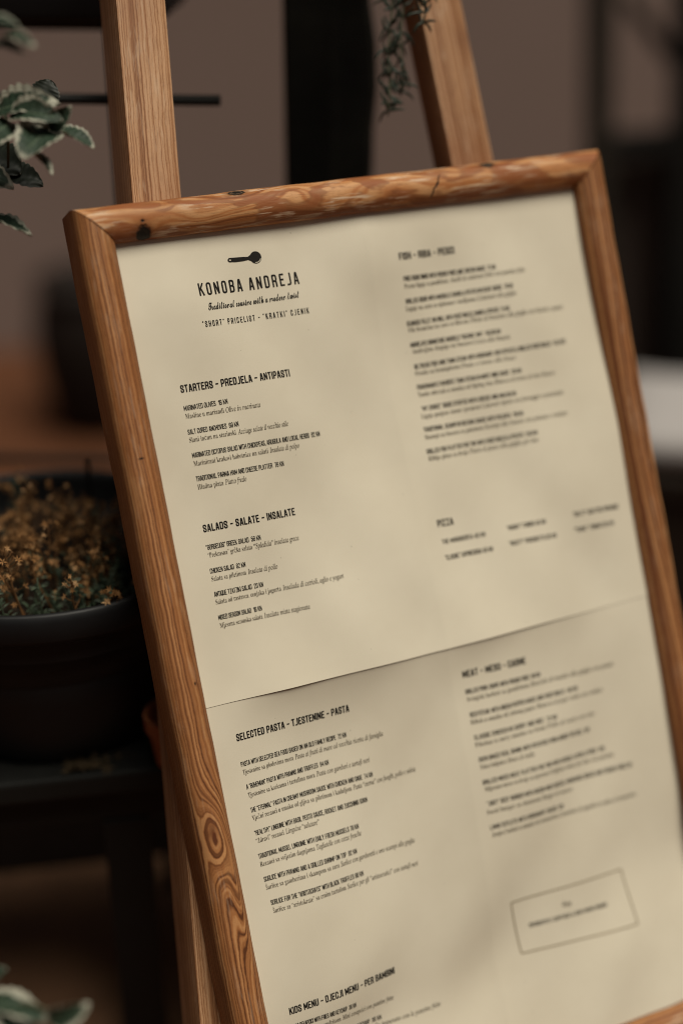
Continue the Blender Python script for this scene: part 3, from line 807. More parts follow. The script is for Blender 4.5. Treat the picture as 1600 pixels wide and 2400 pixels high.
M['blackwood'] = b.out(b.ramp(n1, [(0.35, (0.004, 0.004, 0.003)), (0.75, (0.012, 0.012, 0.009))]), 0.7, 0.2)
b.bump(n1, 0.4, 0.004)
o = link_bm('timber_post', wavy_post(), M['blackwood'])
p = at(778, 200, pz); o.location = (p.x, p.y, 0)
tag(o, 'wide black timber post with a wavy right edge behind the easel', 'post')

# ------------------------------------------------------------------ right background: black metal rack, bench with grey cushion
rz = 2.6
rack = empty('metal_rack', (0, 0, 0))
p1 = at(1402, 200, rz); p2 = at(1592, 400, rz)
rack.location = (p1.x, p1.y, 0)
bpy.context.view_layer.update()
tag(rack, 'tall black metal rack with a cross brace, blurred at the right edge', 'rack')
rack.rotation_euler.y = -0.075; rack.location.x += sin(0.075) * p1.z
dirx = Vector((p2.x - p1.x, 0, 0))
def rb(name, a, c, wx, wy, xd=(1, 0, 0), mt=None):
    bm = bmesh.new(); beam(bm, a, c, wx, wy, xd, 0.003)
    return link_bm(name, bm, mt or M['rackmetal'], rack)
D = p2.x - p1.x
rb('post', (0, 0, 0), (0, 0, 2.6), 0.050, 0.050)
rb('post', (D + 0.02, 0, 0), (D + 0.02, 0, 2.6), 0.070, 0.050, mt=M['black'])
rb('post', (D + 0.55, 0, 0), (D + 0.55, 0, 2.6), 0.040, 0.040)
zc = at(1450, 357, rz).z
rb('cross_rail', (0.025, 0, zc), (D - 0.015, 0, zc), 0.046, 0.040, (0, 0, 1), M['black'])
rb('cross_rail', (D + 0.055, 0, zc), (D + 0.53, 0, zc), 0.036, 0.032, (0, 0, 1))
dA = at(1466, -20, rz); dB = at(1562, 160, rz)
rb('brace', (dA.x - p1.x, 0.03, dA.z), (D + 0.02, 0.03, dB.z - 0.03), 0.026, 0.012)
M['brownpanel'] = plain('dark_brown_board', (0.062, 0.044, 0.036), 0.8, 0.2)
bm = bmesh.new(); box(bm, (D * 0.5 + 0.30, 0.05, zc * 0.5 - 0.02), (D + 0.62, 0.02, zc - 0.04), None, 0.002)
link_bm('added_dark_panel', bm, M['brownpanel'], rack)  # dark brown panel added over the duller stretch of wall

M['cushion'] = plain('grey_fabric', (0.40, 0.375, 0.365), 0.9, 0.1, 0.08, 200)
M['darkwood'] = plain('dark_stained_wood', (0.020, 0.014, 0.010), 0.6, 0.3)
bz = 2.25
bench = empty('bench', (0, 0, 0))
pc = at(1600, 1058, bz)
bench.location = (pc.x + 0.20, pc.y + 0.16, 0); bench.rotation_euler.z = radians(-14)
tag(bench, 'dark wooden bench under a light grey cushion at the right edge', 'bench')
sh = pc.z - 0.062
bm = bmesh.new(); box(bm, (0, 0, sh - 0.02), (0.56, 0.34, 0.04), None, 0.004); link_bm('seat', bm, M['darkwood'], bench)
for x in (-0.25, 0.25):
    for y in (-0.14, 0.14):
        bm = bmesh.new(); box(bm, (x, y, (sh - 0.04) / 2), (0.045, 0.045, sh - 0.04), None, 0.003); link_bm('leg', bm, M['darkwood'], bench)
bm = bmesh.new(); box(bm, (0, -0.15, sh * 0.5 - 0.02), (0.455, 0.012, sh - 0.05), None, 0.002); link_bm('front_panel', bm, M['darkwood'], bench)
bm = bmesh.new()
vs = box(bm, (0, 0, 0), (0.54, 0.32, 0.066))
bmesh.ops.subdivide_edges(bm, edges=list(bm.edges), cuts=7, use_grid_fill=True)
for v in bm.verts:
    x, y, z = v.co.x / 0.27, v.co.y / 0.16, v.co.z / 0.033
    k = max(0.0, (1 - abs(x) ** 4) * (1 - abs(y) ** 4))
    v.co.z = z * 0.033 * (0.62 + 0.38 * k ** 0.6) + 0.002 * sin(v.co.x * 40)
    v.co.x *= 1 - 0.03 * z * z - 0.02 * y ** 4; v.co.y *= 1 - 0.05 * z * z - 0.03 * x ** 4
zmin = min(v.co.z for v in bm.verts)
for v in bm.verts: v.co.z -= zmin
cu = link_bm('seat_cushion', bm, M['cushion'], None, True)
cu.location = (bench.location.x, bench.location.y, sh + 0.001); cu.rotation_euler.z = radians(-14)
tag(cu, 'light grey seat cushion lying on the dark bench', 'cushion')

# ------------------------------------------------------------------ far left: dark clay pot on the ground
bm = bmesh.new()
prof = [(0.001, 0.0), (0.13, 0.0), (0.15, 0.03), (0.185, 0.16), (0.195, 0.26), (0.18, 0.34), (0.165, 0.37), (0.18, 0.385), (0.18, 0.40), (0.155, 0.40), (0.15, 0.36), (0.14, 0.33), (0.001, 0.33)]
S = 40
prof = [(r_ * 0.82, z) for r_, z in prof]
rg = [[bm.verts.new((r_ * cos(2 * pi * k / S), r_ * sin(2 * pi * k / S), z)) for k in range(S)] for r_, z in prof]
for a, c in zip(rg, rg[1:]):
    for k in range(S): bm.faces.new((a[k], a[(k + 1) % S], c[(k + 1) % S], c[k]))
bm.faces.new(rg[0][::-1]); bm.faces.new(rg[-1])
M['clay'] = plain('dark_clay', (0.014, 0.009, 0.007), 0.7, 0.2)
o = link_bm('clay_pot', bm, M['clay'], None, True)
o.location = (-0.62, 3.40, 0)
tag(o, 'round dark clay pot standing on the brown ground by the wall', 'pot')

# ------------------------------------------------------------------ planter table on the left
T_YAW = radians(10)
tz = 0.745
table = empty('plant_table', (-0.28, 1.082, 0)); table.rotation_euler.z = T_YAW
tag(table, 'black metal plant table carrying the long planter', 'table')
def tb(name, c, s, bev=0.003, m='black'):
    bm = bmesh.new(); box(bm, c, s, None, bev); return link_bm(name, bm, M[m], table)
tb('table_top', (0, 0, tz - 0.011), (0.86, 0.25, 0.022))
tb('apron', (0, -0.10, tz - 0.042), (0.80, 0.016, 0.04)); tb('apron', (0, 0.10, tz - 0.042), (0.80, 0.016, 0.04))
for x in (-0.38, 0.072, 0.38):
    for y in (-0.09, 0.09):
        if x == 0.072 and y > 0: continue
        tb('leg', (x, y, (tz - 0.064) / 2), (0.042, 0.036, tz - 0.064))
M['panel'] = plain('added_panel_grey', (0.045, 0.047, 0.045), 0.6, 0.3)
M['shelfwood'] = plain('added_shelf_brown', (0.15, 0.078, 0.042), 0.7, 0.2)
tb('added_lower_shelf', (0, 0.13, 0.36), (0.70, 0.42, 0.018), m='shelfwood')  # brown shelf added to stand in for the shaded ground below

tb('added_dark_panel', (0.02, 0.117, 0.5 * (tz + 0.445) - 0.012), (0.80, 0.010, tz - 0.47), m='panel')  # dark sheet added to stand for the shade under the table top
# round planter bowl
PL = empty('planter', (0, 0, 0))
PL.location = (-0.258, 1.068, tz + 0.001); PL.rotation_euler.z = radians(6)
tag(PL, 'round black plastic planter bowl with a thick rolled rim on the plant table', 'planter')
def rrect(hx, hy, r_, n=10):
    pts = []
    for cx_, cy_, a0 in ((hx - r_, hy - r_, 0), (-hx + r_, hy - r_, 90), (-hx + r_, -hy + r_, 180), (hx - r_, -hy + r_, 270)):
        for k in range(n + 1):
            a = radians(a0 + 90 * k / n); pts.append((cx_ + r_ * cos(a), cy_ + r_ * sin(a)))
    return pts
def loft_rows(bm, rows):
    rg = [[bm.verts.new((x, y, z)) for x, y in row] for row, z in rows]
    for a, c in zip(rg, rg[1:]):
        n = len(a)
        for k in range(n):
            f = bm.faces.new((a[k], a[(k + 1) % n], c[(k + 1) % n], c[k])); f.smooth = True
    return rg
def loft(bm, rows): return loft_rows(bm, [(rrect(hx, hy, r_), z) for hx, hy, r_, z in rows])
def ell(k, n=64): return [(HX * k * cos(2 * pi * i / n), HY * k * sin(2 * pi * i / n)) for i in range(n)]
HX, HY, PHT = 0.152, 0.136, 0.923 - tz
def L_(bm, rows): return loft_rows(bm, [(ell(k), z) for k, z in rows])
bm = bmesh.new()
rows = [(0.60, 0.0), (0.64, 0.004)]
for t in (0.12, 0.25, 0.40, 0.52, 0.535, 0.55, 0.62, 0.70, 0.715, 0.73, 0.80):
    rows.append((0.64 + 0.28 * t ** 0.75 - (0.012 if t in (0.535, 0.715) else 0), PHT * t))
rows += [(0.925, PHT - 0.028), (0.925, PHT - 0.012)]
rg = L_(bm, rows); bm.faces.new(rg[0][::-1])
link_bm('body', bm, M['plastic'], PL)
bm = bmesh.new()
L_(bm, [(0.92, PHT - 0.029), (0.985, PHT - 0.0275), (0.997, PHT - 0.023), (1.0, PHT - 0.014), (0.996, PHT - 0.007), (0.984, PHT - 0.002), (0.966, PHT), (0.950, PHT - 0.001), (0.938, PHT - 0.004), (0.930, PHT - 0.012), (0.915, PHT - 0.05)])
link_bm('rim', bm, M['plastic'], PL)
SOIL = PHT - 0.030
bm = bmesh.new(); bm.faces.new([bm.verts.new((x, y, SOIL - 0.004)) for x, y in ell(0.92)])
link_bm('soil', bm, M['soil'], PL)
PL_M = Matrix.Translation(PL.location) @ Matrix.Rotation(radians(6), 4, 'Z')

# ------------------------------------------------------------------ dried flowering plant in the planter
def leafmat(name, stops, rough=0.55, spec=0.3):
    b = NB(name)
    n = b.noise(b.obj(), 90, 3, 0.6)
    m = b.out(b.ramp(n, stops), rough, spec)
    return m
M['drystem'] = leafmat('dry_stem', [(0.3, (0.09, 0.04, 0.016)), (0.7, (0.17, 0.085, 0.034))], 0.8, 0.1)
M['dryflower'] = leafmat('dry_flower', [(0.3, (0.10, 0.045, 0.016)), (0.5, (0.36, 0.18, 0.068)), (0.7, (0.62, 0.39, 0.20))], 0.8, 0.1)
M['needle'] = leafmat('small_green_leaf', [(0.3, (0.035, 0.055, 0.032)), (0.7, (0.085, 0.115, 0.07))])
plant = empty('dried_flower_plant', PL_M @ Vector((0, 0, SOIL - 0.006)))
plant.rotation_euler.z = radians(6)
tag(plant, 'dry brown plant with small star shaped flowers filling the planter bowl', 'plant')
def star(bm, c, axis, r_, rnd, mat):
    axis = axis.normalized()
    x = axis.cross(Vector((0.3, 0.5, 0.8))).normalized(); y = axis.cross(x)
    n = rnd.choice((5, 5, 6))
    a0 = rnd.uniform(0, 6)
    c0 = bm.verts.new(c)
    for k in range(n):
        a = a0 + 2 * pi * k / n; rr = r_ * rnd.uniform(0.75, 1.15)
        d = x * cos(a) + y * sin(a); e = x * -sin(a) + y * cos(a)
        up_ = axis * r_ * rnd.uniform(0.1, 0.55)
        l_ = bm.verts.new(c + d * rr * 0.42 + e * rr * 0.13 + up_ * 0.45); r2 = bm.verts.new(c + d * rr * 0.42 - e * rr * 0.13 + up_ * 0.45)
        tip = bm.verts.new(c + d * rr + up_ * 0.8)
        f = bm.faces.new((c0, r2, tip, l_)); f.material_index = mat
def stalk(rnd, h, lean, nf):
    bm = bmesh.new()
    P = [Vector((0, 0, 0))]
    d = Vector((lean[0], lean[1], 1)).normalized()
    n = 7
    for i in range(n):
        d = (d + Vector((rnd.gauss(0, 0.12), rnd.gauss(0, 0.12), 0.05))).normalized()
        P.append(P[-1] + d * h / n)
    tube(bm, P, [0.0011 - 0.0006 * i / n for i in range(n + 1)], 4)
    for k in range(nf):
        t = rnd.uniform(0.12, 1.0) ** 0.6
        i = min(int(t * n), n - 1); q = P[i].lerp(P[i + 1], t * n - i)
        a = rnd.uniform(0, 2 * pi); L = rnd.uniform(0.003, 0.010) * (1.2 - 0.5 * t)
        tip = q + Vector((cos(a) * L, sin(a) * L, L * rnd.uniform(0.3, 1.1)))
        tube(bm, [q, q.lerp(tip, 0.6) + Vector((0, 0, -0.001)), tip], [0.0006, 0.0005, 0.0005], 3, False)
        star(bm, tip, (tip - q) + Vector((0, -0.3 * L, 0.4 * L)), rnd.uniform(0.0024, 0.0043), rnd, 1)
    return bm
rnd = random.Random(5)
ns = 0
while ns < 100:
    q_ = sqrt((ns + 0.5) / 100) * 0.90; th_ = ns * 2.39996
    x, y = q_ * cos(th_) + rnd.gauss(0, 0.03), q_ * sin(th_) + rnd.gauss(0, 0.03)
    y = max(y, -0.80)
    if y > 0.45: y -= rnd.uniform(0.3, 0.9)
    h = (0.074 - 0.004 * y) * rnd.uniform(0.5, 1.15)
    bm = stalk(rnd, h, (rnd.gauss(0, 0.13) + 0.12 * x, rnd.gauss(0.0, 0.13)), int(13 + 8 * rnd.random()))
    o = link_bm('flower_stalk', bm, [M['drystem'], M['dryflower']], plant)
    o.location = (x * HX, y * HY, 0.0)
    ns += 1
def sprig(rnd, h, lean):
    bm = bmesh.new()
    P = [Vector((0, 0, 0))]; d = Vector((lean[0], lean[1], 1)).normalized()
    n = 8
    for i in range(n):
        d = (d + Vector((rnd.gauss(0, 0.14), rnd.gauss(0, 0.14), 0.03))).normalized(); P.append(P[-1] + d * h / n)
    tube(bm, P, [0.0009 - 0.0004 * i / n for i in range(n + 1)], 4)
    for k in range(int(h / 0.0016)):
        t = rnd.uniform(0.1, 1.0); i = min(int(t * n), n - 1); q = P[i].lerp(P[i + 1], t * n - i)
        a = rnd.uniform(0, 2 * pi); L = rnd.uniform(0.005, 0.009)
        dd = Vector((cos(a), sin(a), rnd.uniform(0.0, 0.9))).normalized(); e = dd.cross(Vector((0, 0, 1))).normalized()
        w = L * 0.13; m_ = q + dd * L * 0.5 + Vector((0, 0, L * 0.08)); tip = q + dd * L + Vector((0, 0, -L * 0.05))
        v = [bm.verts.new(c) for c in (q, m_ + e * w, tip, m_ - e * w)]
        bm.faces.new(v)
    return bm
for k in range(90):
    a = rnd.uniform(pi, 2 * pi) if k < 72 else rnd.uniform(0, pi); q_ = 0.84 - abs(rnd.gauss(0, 0.30))
    o = link_bm('green_sprig', sprig(rnd, rnd.uniform(0.022, 0.052), (rnd.gauss(0, 0.28), rnd.gauss(-0.1, 0.22))), M['needle'], plant)
    o.location = (cos(a) * q_ * HX, sin(a) * q_ * HY, 0.0)

# plant tag stuck in the soil at the back
bm = bmesh.new()
box(bm, (0, 0, 0.055), (0.011, 0.002, 0.11), None, 0.0006)
for v in bm.verts:
    if v.co.z > 0.1: v.co.x *= 0.35
    if v.co.z < 0.03: v.co.x *= 0.5
o = link_bm('plant_tag', bm, M['plastic'])
p = at(206, 1085, 1.255); o.location = (p.x, p.y - 0.0, 0.857)
tag(o, 'thin pointed black plant tag stuck upright at the back of the planter', 'plant tag')
# small terracotta pot on the table beside the bowl
M['terracotta'] = plain('terracotta', (0.34, 0.115, 0.045), 0.8, 0.2)
bm = bmesh.new()
prof = [(0.001, 0), (0.017, 0), (0.022, 0.035), (0.0225, 0.036), (0.025, 0.036), (0.0255, 0.050), (0.0225, 0.050), (0.021, 0.036), (0.001, 0.036)]
rg = [[bm.verts.new((r_ * cos(2 * pi * k / 32), r_ * sin(2 * pi * k / 32), z)) for k in range(32)] for r_, z in prof]
for a, c in zip(rg, rg[1:]):
    for k in range(32): bm.faces.new((a[k], a[(k + 1) % 32], c[(k + 1) % 32], c[k]))
bm.faces.new(rg[0][::-1]); bm.faces.new(rg[-1])
o = link_bm('terracotta_pot', bm, M['terracotta'])
o.location = (-0.143, 0.990, tz + 0.0005)
tag(o, 'small orange terracotta pot half hidden behind the left easel leg', 'pot')
# dry leaf scraps lying on the front of the table top
bm = bmesh.new()
for k in range(26):
    c = Vector((rnd.uniform(-0.035, 0.035), rnd.uniform(-0.008, 0.008), rnd.uniform(0.001, 0.008)))
    star(bm, c, Vector((rnd.gauss(0, 1), rnd.gauss(0, 1), 1)), rnd.uniform(0.004, 0.008), rnd, 0)
for k in range(5):
    a = Vector((rnd.uniform(-0.035, 0.02), rnd.uniform(-0.006, 0.006), 0.002)); tube(bm, [a, a + Vector((0.025, rnd.gauss(0, 0.006), 0.003))], 0.0008, 4)
M['litter'] = leafmat('old_leaf', [(0.3, (0.035, 0.024, 0.013)), (0.7, (0.075, 0.052, 0.028))], 0.9, 0.1)
o = link_bm('dry_leaf_litter', bm, M['litter'])
o.location = Matrix.Translation(table.location) @ Matrix.Rotation(T_YAW, 4, 'Z') @ Vector((0.05, -0.112, tz + 0.001))
o.rotation_euler.z = T_YAW
tag(o, 'dry brown leaf scraps lying at the front edge of the plant table', 'leaf litter', kind='stuff')

# ------------------------------------------------------------------ black rack behind with the top planter
kz = 1.24
ps = at(277, 420, kz)
frame = empty('plant_rack', (ps.x, ps.y, 0)); frame.rotation_euler.z = radians(-3)
tag(frame, 'thin black metal plant rack with a rod behind the left easel leg', 'rack')
bpy.context.view_layer.update()
FI = frame.matrix_world.inverted()
def fr(name, a, c, r_):
    bm = bmesh.new(); tube(bm, [a, Vector(a).lerp(Vector(c), 0.5), c], r_, 12); return link_bm(name, bm, M['black'], frame)
zr = at_y(320, 233, ps.y - 0.003).z
xr = at(413, 30, kz)
zt = at_y(200, 54, xr.y + 0.033).z
fr('upright', (0, 0.012, 0), (0, 0.012, zt + 0.02), 0.007)
fr('upright', (-0.42, 0.012, 0), (-0.42, 0.012, zt + 0.02), 0.007)
fr('upright', (-0.42, 0.20, 0), (-0.42, 0.20, zt - 0.012), 0.007)
fr('upright', (0.0, 0.20, 0), (0.0, 0.20, zt - 0.012), 0.007)
xe = (FI @ at_y(519, 234, ps.y)).x
fr('rod', (-0.42, -0.003, zr), (xe, -0.003, zr), 0.0046)
for yy in (0.125, 0.185):
    bm = bmesh.new(); box(bm, (-0.21, yy, zt - 0.005), (0.44, 0.02, 0.008), None, 0.001); link_bm('support_bar', bm, M['black'], frame)
zb = at_y(100, 1084, ps.y + 0.20).z
fr('back_rail', (-0.42, 0.20, zb), (0.0, 0.20, zb), 0.0055)

top = empty('planter', (0, 0, 0))
xr = at(413, 30, kz)
top.location = (xr.x - 0.294, xr.y + 0.118, zt + 0.0005); top.rotation_euler.z = radians(-3)
tag(top, 'black box planter with rounded ends at the top left corner', 'planter')
bm = bmesh.new()
rgs = []
def boxrows(hx, hy, H_, r_):
    out = []
    for k in range(7):
        a = pi / 2 * k / 6; out.append((hx - r_ * (1 - sin(a)), hy - r_ * (1 - sin(a)), 0.03, r_ * (1 - cos(a))))
    return out + [(hx, hy, 0.03, H_), (hx - 0.004, hy - 0.004, 0.028, H_), (hx - 0.005, hy - 0.005, 0.028, H_ - 0.05)]
rg = loft(bm, boxrows(0.285, 0.085, 0.17, 0.008)); bm.faces.new(rg[0][::-1])
link_bm('body', bm, M['plastic'], top)
bm = bmesh.new(); bm.faces.new([bm.verts.new((x, y, 0.135)) for x, y in rrect(0.279, 0.079, 0.028)]); link_bm('soil', bm, M['soil'], top)

# ------------------------------------------------------------------ variegated plants
b = NB('variegated_leaf')
s, r_, z_ = b.sep(b.attr('leaf'))            # distance to the margin, side, random
n1 = b.noise(b.obj(), 160, 3, 0.6); n2 = b.noise(b.obj(), 420, 2); n4 = b.noise(b.obj(), 38, 2)
edge = b.add(b.add(s, b.mul(b.sub(n1, 0.5), 0.55)), b.mul(b.sub(n4, 0.5), 0.8))
g = b.ramp(n2, [(0.3, (0.014, 0.028, 0.016)), (0.7, (0.036, 0.060, 0.036))])
g = b.mix(b.smooth(b.math('ABSOLUTE', r_), 0.05, 0.0), g, (0.10, 0.13, 0.08))
c = b.mix(b.smooth(edge, 0.29, 0.14), g, (0.40, 0.39, 0.31))
vb_ = b.math('SINE', b.mul(b.add(b.math('ABSOLUTE', r_), z_), 40))
b.bump(b.add(n2, b.mul(vb_, 0.4)), 0.35, 0.001)
M['varieg'] = b.out(c, 0.5, 0.35)
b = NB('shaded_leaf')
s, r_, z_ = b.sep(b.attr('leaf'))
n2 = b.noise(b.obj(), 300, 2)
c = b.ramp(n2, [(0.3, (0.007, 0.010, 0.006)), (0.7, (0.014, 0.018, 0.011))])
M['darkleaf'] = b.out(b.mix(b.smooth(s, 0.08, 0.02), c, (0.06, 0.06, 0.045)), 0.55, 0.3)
M['stem'] = leafmat('green_stem', [(0.3, (0.05, 0.055, 0.03)), (0.7, (0.09, 0.085, 0.05))])

def leaf(name, parent, base, tip, normal, width, mat, cup=0.25, curl=0.3, teeth=7, rnd=random):
    """scalloped ovate leaf from base to tip (world points); normal = the way its face looks"""
    base, tip = Vector(base), Vector(tip)
    L = (tip - base).length; t = (tip - base) / L
    n = Vector(normal); n = (n - t * n.dot(t)).normalized(); sd_ = t.cross(n)
    NS, NW = 26, 6
    bm = bmesh.new(); lay = bm.verts.layers.float_vector.new('leaf')
    g = []
    for i in range(NS + 1):
        x = i / NS
        prof = (sin(pi * min(1, x ** 0.72 * 1.0)) ** 0.62) if 0 < x < 1 else 0.0
        sc = 1 + 0.15 * abs(sin(teeth * pi * x)) - 0.08
        hw = max(width / 2 * prof * sc, 0.0001)
        row = []
        for j in range(-NW, NW + 1):
            k = j / NW
            d = abs(k) ** 2
            p = base + t * (L * x) + sd_ * (hw * k)
            p += n * (cup * hw * d - curl * L * (x - 0.35) ** 2 + 0.02 * L * sin(9 * x + 4 * k) + 0.012 * L * abs(k) * sin(teeth * 2 * pi * x))
            v = bm.verts.new(p)
            em = min(1 - abs(k), (1 - x) * 2.2, x * 3 + 0.1)
            v[lay] = (em, k, x)
            row.append(v)
        g.append(row)
    for a, c in zip(g, g[1:]):
        for j in range(2 * NW):
            f = bm.faces.new((a[j], a[j + 1], c[j + 1], c[j])); f.smooth = True
    Mi = parent.matrix_world.inverted()
    for v in bm.verts: v.co = Mi @ v.co
    o = link_bm(name, bm, mat, parent)
    return o

def wstem(parent, pts, r_, name='stem'):
    Mi = parent.matrix_world.inverted()
    bm = bmesh.new(); tube(bm, [Mi @ Vector(p) for p in pts], r_, 6)
    return link_bm(name, bm, M['stem'], parent)
TOC = -FWD                                       # roughly towards where the photographer stood
LT = Vector((0.2, -0.5, 0.9)).normalized()
vp = empty('variegated_plant', at(-120, 300, 1.12))
tag(vp, 'trailing plant with white edged scalloped green leaves at the upper left', 'plant')
bpy.context.view_layer.update()
V = M['varieg']; DK = M['darkleaf']
def atl(x, y, d): return at(x, y, d * 0.935)
wstem(vp, [Vector((-0.40, 1.315, zt + 0.155)), Vector((-0.39, 1.20, zt + 0.16)), atl(-130, 120, 1.13), atl(-60, 190, 1.12), atl(10, 240, 1.11), atl(80, 285, 1.10), atl(128, 305, 1.10), atl(150, 318, 1.10)], [0.002, 0.002, 0.0018, 0.0017, 0.0016, 0.0014, 0.0012, 0.001])
wstem(vp, [atl(10, 240, 1.11), atl(20, 330, 1.12), atl(20, 400, 1.135)], [0.0014, 0.0012, 0.001])
wstem(vp, [atl(80, 285, 1.10), atl(90, 245, 1.14), atl(100, 225, 1.16)], [0.0012, 0.001, 0.001])
leaf('leaf', vp, atl(-15, 262, 1.10), atl(118, 222, 1.075), LT + TOC * 0.6 + RIGHT * 0.1, 0.026, V, 0.5, 0.5)
leaf('leaf', vp, atl(22, 262, 1.085), atl(130, 262, 1.065), LT * 0.8 + TOC * 0.8, 0.022, V, 0.5, 0.6)
leaf('leaf', vp, atl(110, 300, 1.09), atl(160, 258, 1.07), TOC * 0.9 + RIGHT * 0.5, 0.016, V, 0.6, 0.5)
leaf('leaf', vp, atl(118, 300, 1.09), atl(52, 352, 1.055), TOC + UP * 0.25, 0.031, V, 0.3, 0.35)
leaf('leaf', vp, atl(30, 285, 1.09), atl(-60, 345, 1.06), TOC + UP * 0.3, 0.030, V, 0.3, 0.35)
leaf('leaf', vp, atl(132, 300, 1.095), atl(222, 342, 1.085), UP * 0.75 + TOC * 0.45, 0.017, V, 0.5, 0.15)
leaf('leaf', vp, atl(64, 346, 1.085), atl(128, 404, 1.075), UP * 0.6 + RIGHT * 0.6 + TOC * 0.3, 0.013, V, 0.5, 0.2)
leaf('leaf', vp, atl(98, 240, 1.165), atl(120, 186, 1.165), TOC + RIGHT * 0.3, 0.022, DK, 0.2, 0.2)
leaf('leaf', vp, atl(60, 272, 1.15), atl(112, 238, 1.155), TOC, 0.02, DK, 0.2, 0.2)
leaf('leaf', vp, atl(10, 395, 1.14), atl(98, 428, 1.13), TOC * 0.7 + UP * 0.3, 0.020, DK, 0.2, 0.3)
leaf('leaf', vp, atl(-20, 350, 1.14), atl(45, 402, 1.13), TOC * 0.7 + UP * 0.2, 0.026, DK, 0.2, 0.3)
leaf('leaf', vp, atl(-70, 385, 1.13), atl(30, 432, 1.12), TOC * 0.7 + UP * 0.4, 0.020, V, 0.2, 0.3)
leaf('leaf', vp, atl(-60, 505, 1.13), atl(74, 532, 1.10), UP * 0.85 + TOC * 0.35, 0.018, V, 0.4, 0.25)
wstem(vp, [atl(-130, 420, 1.13), atl(-90, 480, 1.13), atl(-60, 505, 1.13)], [0.0014, 0.0012, 0.001])
for (a, c, w_) in ((at(-40, 50, 0.93), at(40, 46, 0.92), 0.010), (at(0, 80, 0.93), at(78, 92, 0.91), 0.011), (at(-35, 108, 0.94), at(52, 106, 0.92), 0.010)):
    leaf('leaf', vp, a, c, UP * 0.6 + TOC * 0.7, w_, V, 0.5, 0.4)
wstem(vp, [at(-130, 120, 1.13), at(-120, 110, 1.0), at(-60, 95, 0.92), at(-30, 90, 0.90)], [0.0016, 0.0014, 0.0012, 0.001])

v2 = empty('variegated_plant', at(-60, 2440, 0.92))
tag(v2, 'low white edged green leaves at the bottom left corner', 'plant')
bpy.context.view_layer.update()
wstem(v2, [Vector((-0.455, 1.03, tz + 0.09)), Vector((-0.43, 0.93, tz + 0.10)), at(-120, 2420, 0.95), at(0, 2345, 0.93), at(70, 2352, 0.92), at(140, 2378, 0.91)], [0.002, 0.002, 0.0018, 0.0015, 0.0013, 0.001])
leaf('leaf', v2, at(-40, 2340, 0.93), at(104, 2378, 0.91), UP * 0.8 + TOC * 0.5, 0.021, V, 0.4, 0.3)
leaf('leaf', v2, at(112, 2392, 0.91), at(205, 2362, 0.90), TOC * 0.95 + RIGHT * 0.3, 0.018, V, 0.4, 0.35)
leaf('leaf', v2, at(-50, 2300, 0.94), at(8, 2270, 0.93), TOC * 0.8 + UP * 0.6, 0.013, V, 0.4, 0.3)
leaf('leaf', v2, at(10, 2350, 0.93), at(70, 2440, 0.91), TOC * 0.8 + UP * 0.6, 0.024, V, 0.4, 0.3)

# ------------------------------------------------------------------ rosemary hanging over the easel
M['rosemary'] = leafmat('rosemary_leaf', [(0.3, (0.016, 0.026, 0.018)), (0.7, (0.040, 0.055, 0.040))], 0.5, 0.35)
def rosemary(label, px0, px1, py1, z, seed, nodes):
    rnd = random.Random(seed)
    root = at(px0, -260, z)
    o = empty('rosemary_sprig', root)
    tag(o, label, 'herb', 'rosemary hanging above the easel')
    bpy.context.view_layer.update()
    P = [at(px0 + (px1 - px0) * (i / 12) + 3 * sin(i * 1.3), -260 + (py1 + 260) * i / 12, z) for i in range(13)]
    wstem(o, [Vector((-0.03 + 0.03 * (px0 > 940), 1.155, 1.645)), Vector((-0.02 + 0.03 * (px0 > 940), 1.15, 1.57)), P[0]] + P[1:], [0.0014, 0.0014] + [0.0013 - 0.0005 * i / 12 for i in range(13)])
    Mi = o.matrix_world.inverted()
    for (py, cnt) in nodes:
        t = (py + 260) / (py1 + 260) * 12; i = min(int(t), 11); q = P[i].lerp(P[i + 1], t - i)
        bm = bmesh.new()
        cnt = max(4, int(cnt * 0.7))
        for k in range(cnt):
            a = 2 * pi * (k + rnd.random() * 0.8) / cnt; L = rnd.uniform(0.009, 0.018)
            d = RIGHT * cos(a) + FWD * sin(a) * 0.8 + Vector((0, 0, rnd.uniform(-0.5, 0.5)))
            d.normalize()
            cv = Vector((0, 0, 1)) * rnd.choice((1.8, 1.0, -1.4, -0.5, 2.4)) + RIGHT * rnd.gauss(0, 0.3)
            pts = [q]; 
            for m_ in range(6):
                d = (d + cv * 0.22).normalized(); pts.append(pts[-1] + d * L / 6)
            e = Vector((0, -1, 0.2)).cross(d).normalized()
            rr = [0.0004, 0.0009, 0.0012, 0.0012, 0.0010, 0.0008, 0.0004]
            tube(bm, [Mi @ p for p in pts], rr, 5)
        link_bm('leaf_whorl', bm, M['rosemary'], o)
    return o
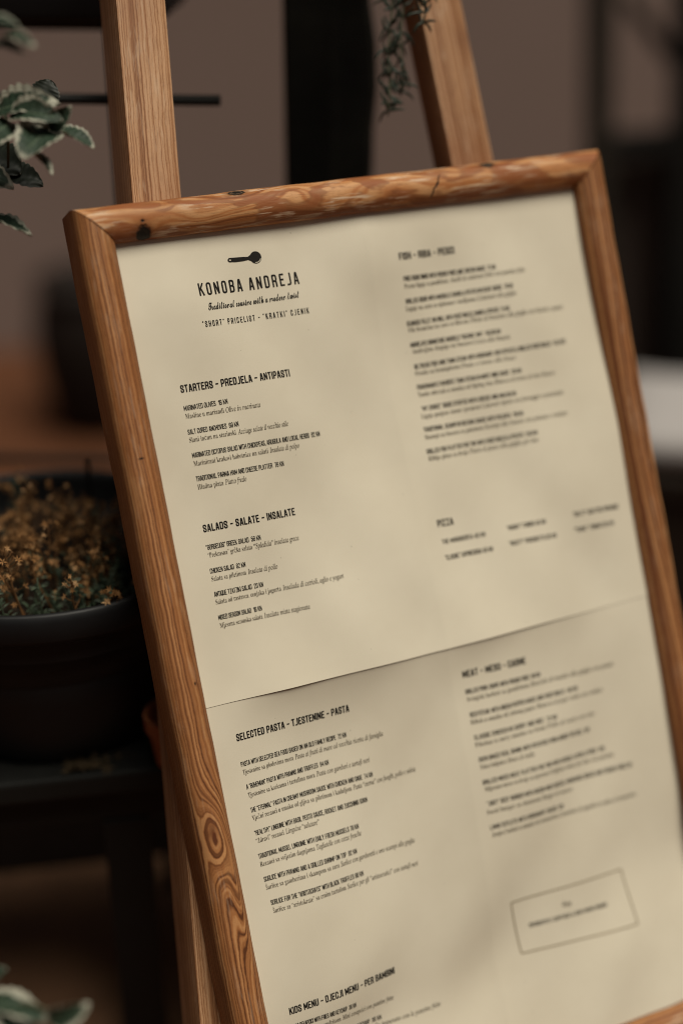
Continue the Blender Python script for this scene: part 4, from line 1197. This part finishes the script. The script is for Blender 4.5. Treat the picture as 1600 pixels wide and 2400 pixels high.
rosemary('long rosemary sprig hanging beside the black post', 925, 908, 272, 1.165, 3,
         [(-40, 7), (-8, 8), (22, 9), (58, 9), (72, 5), (112, 9), (130, 6), (160, 8), (182, 8), (205, 7), (226, 7), (245, 8), (262, 5)])
rosemary('short rosemary sprig tip in front of the right easel leg', 1000, 992, 58, 1.15, 9, [(-60, 8), (-20, 8), (8, 8), (30, 7), (52, 5)])

rosemary('thin middle rosemary strand between the long sprig and the right easel leg', 950, 938, 225, 1.17, 14,
         [(-30, 4), (10, 5), (40, 4), (75, 5), (105, 4), (140, 5), (170, 4), (198, 4), (216, 4)])

def small_pot(name, mat, parent, loc, r_, h):
    bm = bmesh.new()
    prof = [(0.001, 0), (0.70, 0), (0.92, 0.82), (0.93, 0.83), (1.0, 0.83), (1.0, 1.0), (0.92, 1.0), (0.88, 0.85), (0.001, 0.85)]
    rg = [[bm.verts.new((q * r_ * cos(2 * pi * k / 32), q * r_ * sin(2 * pi * k / 32), z * h)) for k in range(32)] for q, z in prof]
    for a, c in zip(rg, rg[1:]):
        for k in range(32): bm.faces.new((a[k], a[(k + 1) % 32], c[(k + 1) % 32], c[k]))
    bm.faces.new(rg[0][::-1]); bm.faces.new(rg[-1])
    o = link_bm(name, bm, mat, parent)
    o.location = (parent.matrix_world.inverted() @ Vector(loc)) if parent else loc
    return o
# pot of the low leaves, on the left end of the plant table
small_pot('pot', M['plastic'], v2, (-0.475, 1.04, tz + 0.001), 0.055, 0.085)
# the pot the rosemary hangs out of, on a bracket of the timber post
hang = empty('hanging_pot', (-0.015, 1.20, 1.56))
tag(hang, 'small black pot on a bracket that the rosemary hangs out of', 'pot')
bpy.context.view_layer.update()
small_pot('pot', M['plastic'], hang, (-0.015, 1.20, 1.56), 0.05, 0.08)
bm = bmesh.new(); beam(bm, (0, 0.183, 0.40), (0, -0.01, 0.40), 0.012, 0.012, (1, 0, 0)); link_bm('bracket', bm, M['black'], hang)
for k in range(3):
    a = 2 * pi * k / 3
    bm = bmesh.new(); tube(bm, [(0.049 * cos(a), 0.049 * sin(a), 0.078), (0, 0, 0.394)], 0.0008, 5); link_bm('hanger_wire', bm, M['black'], hang)
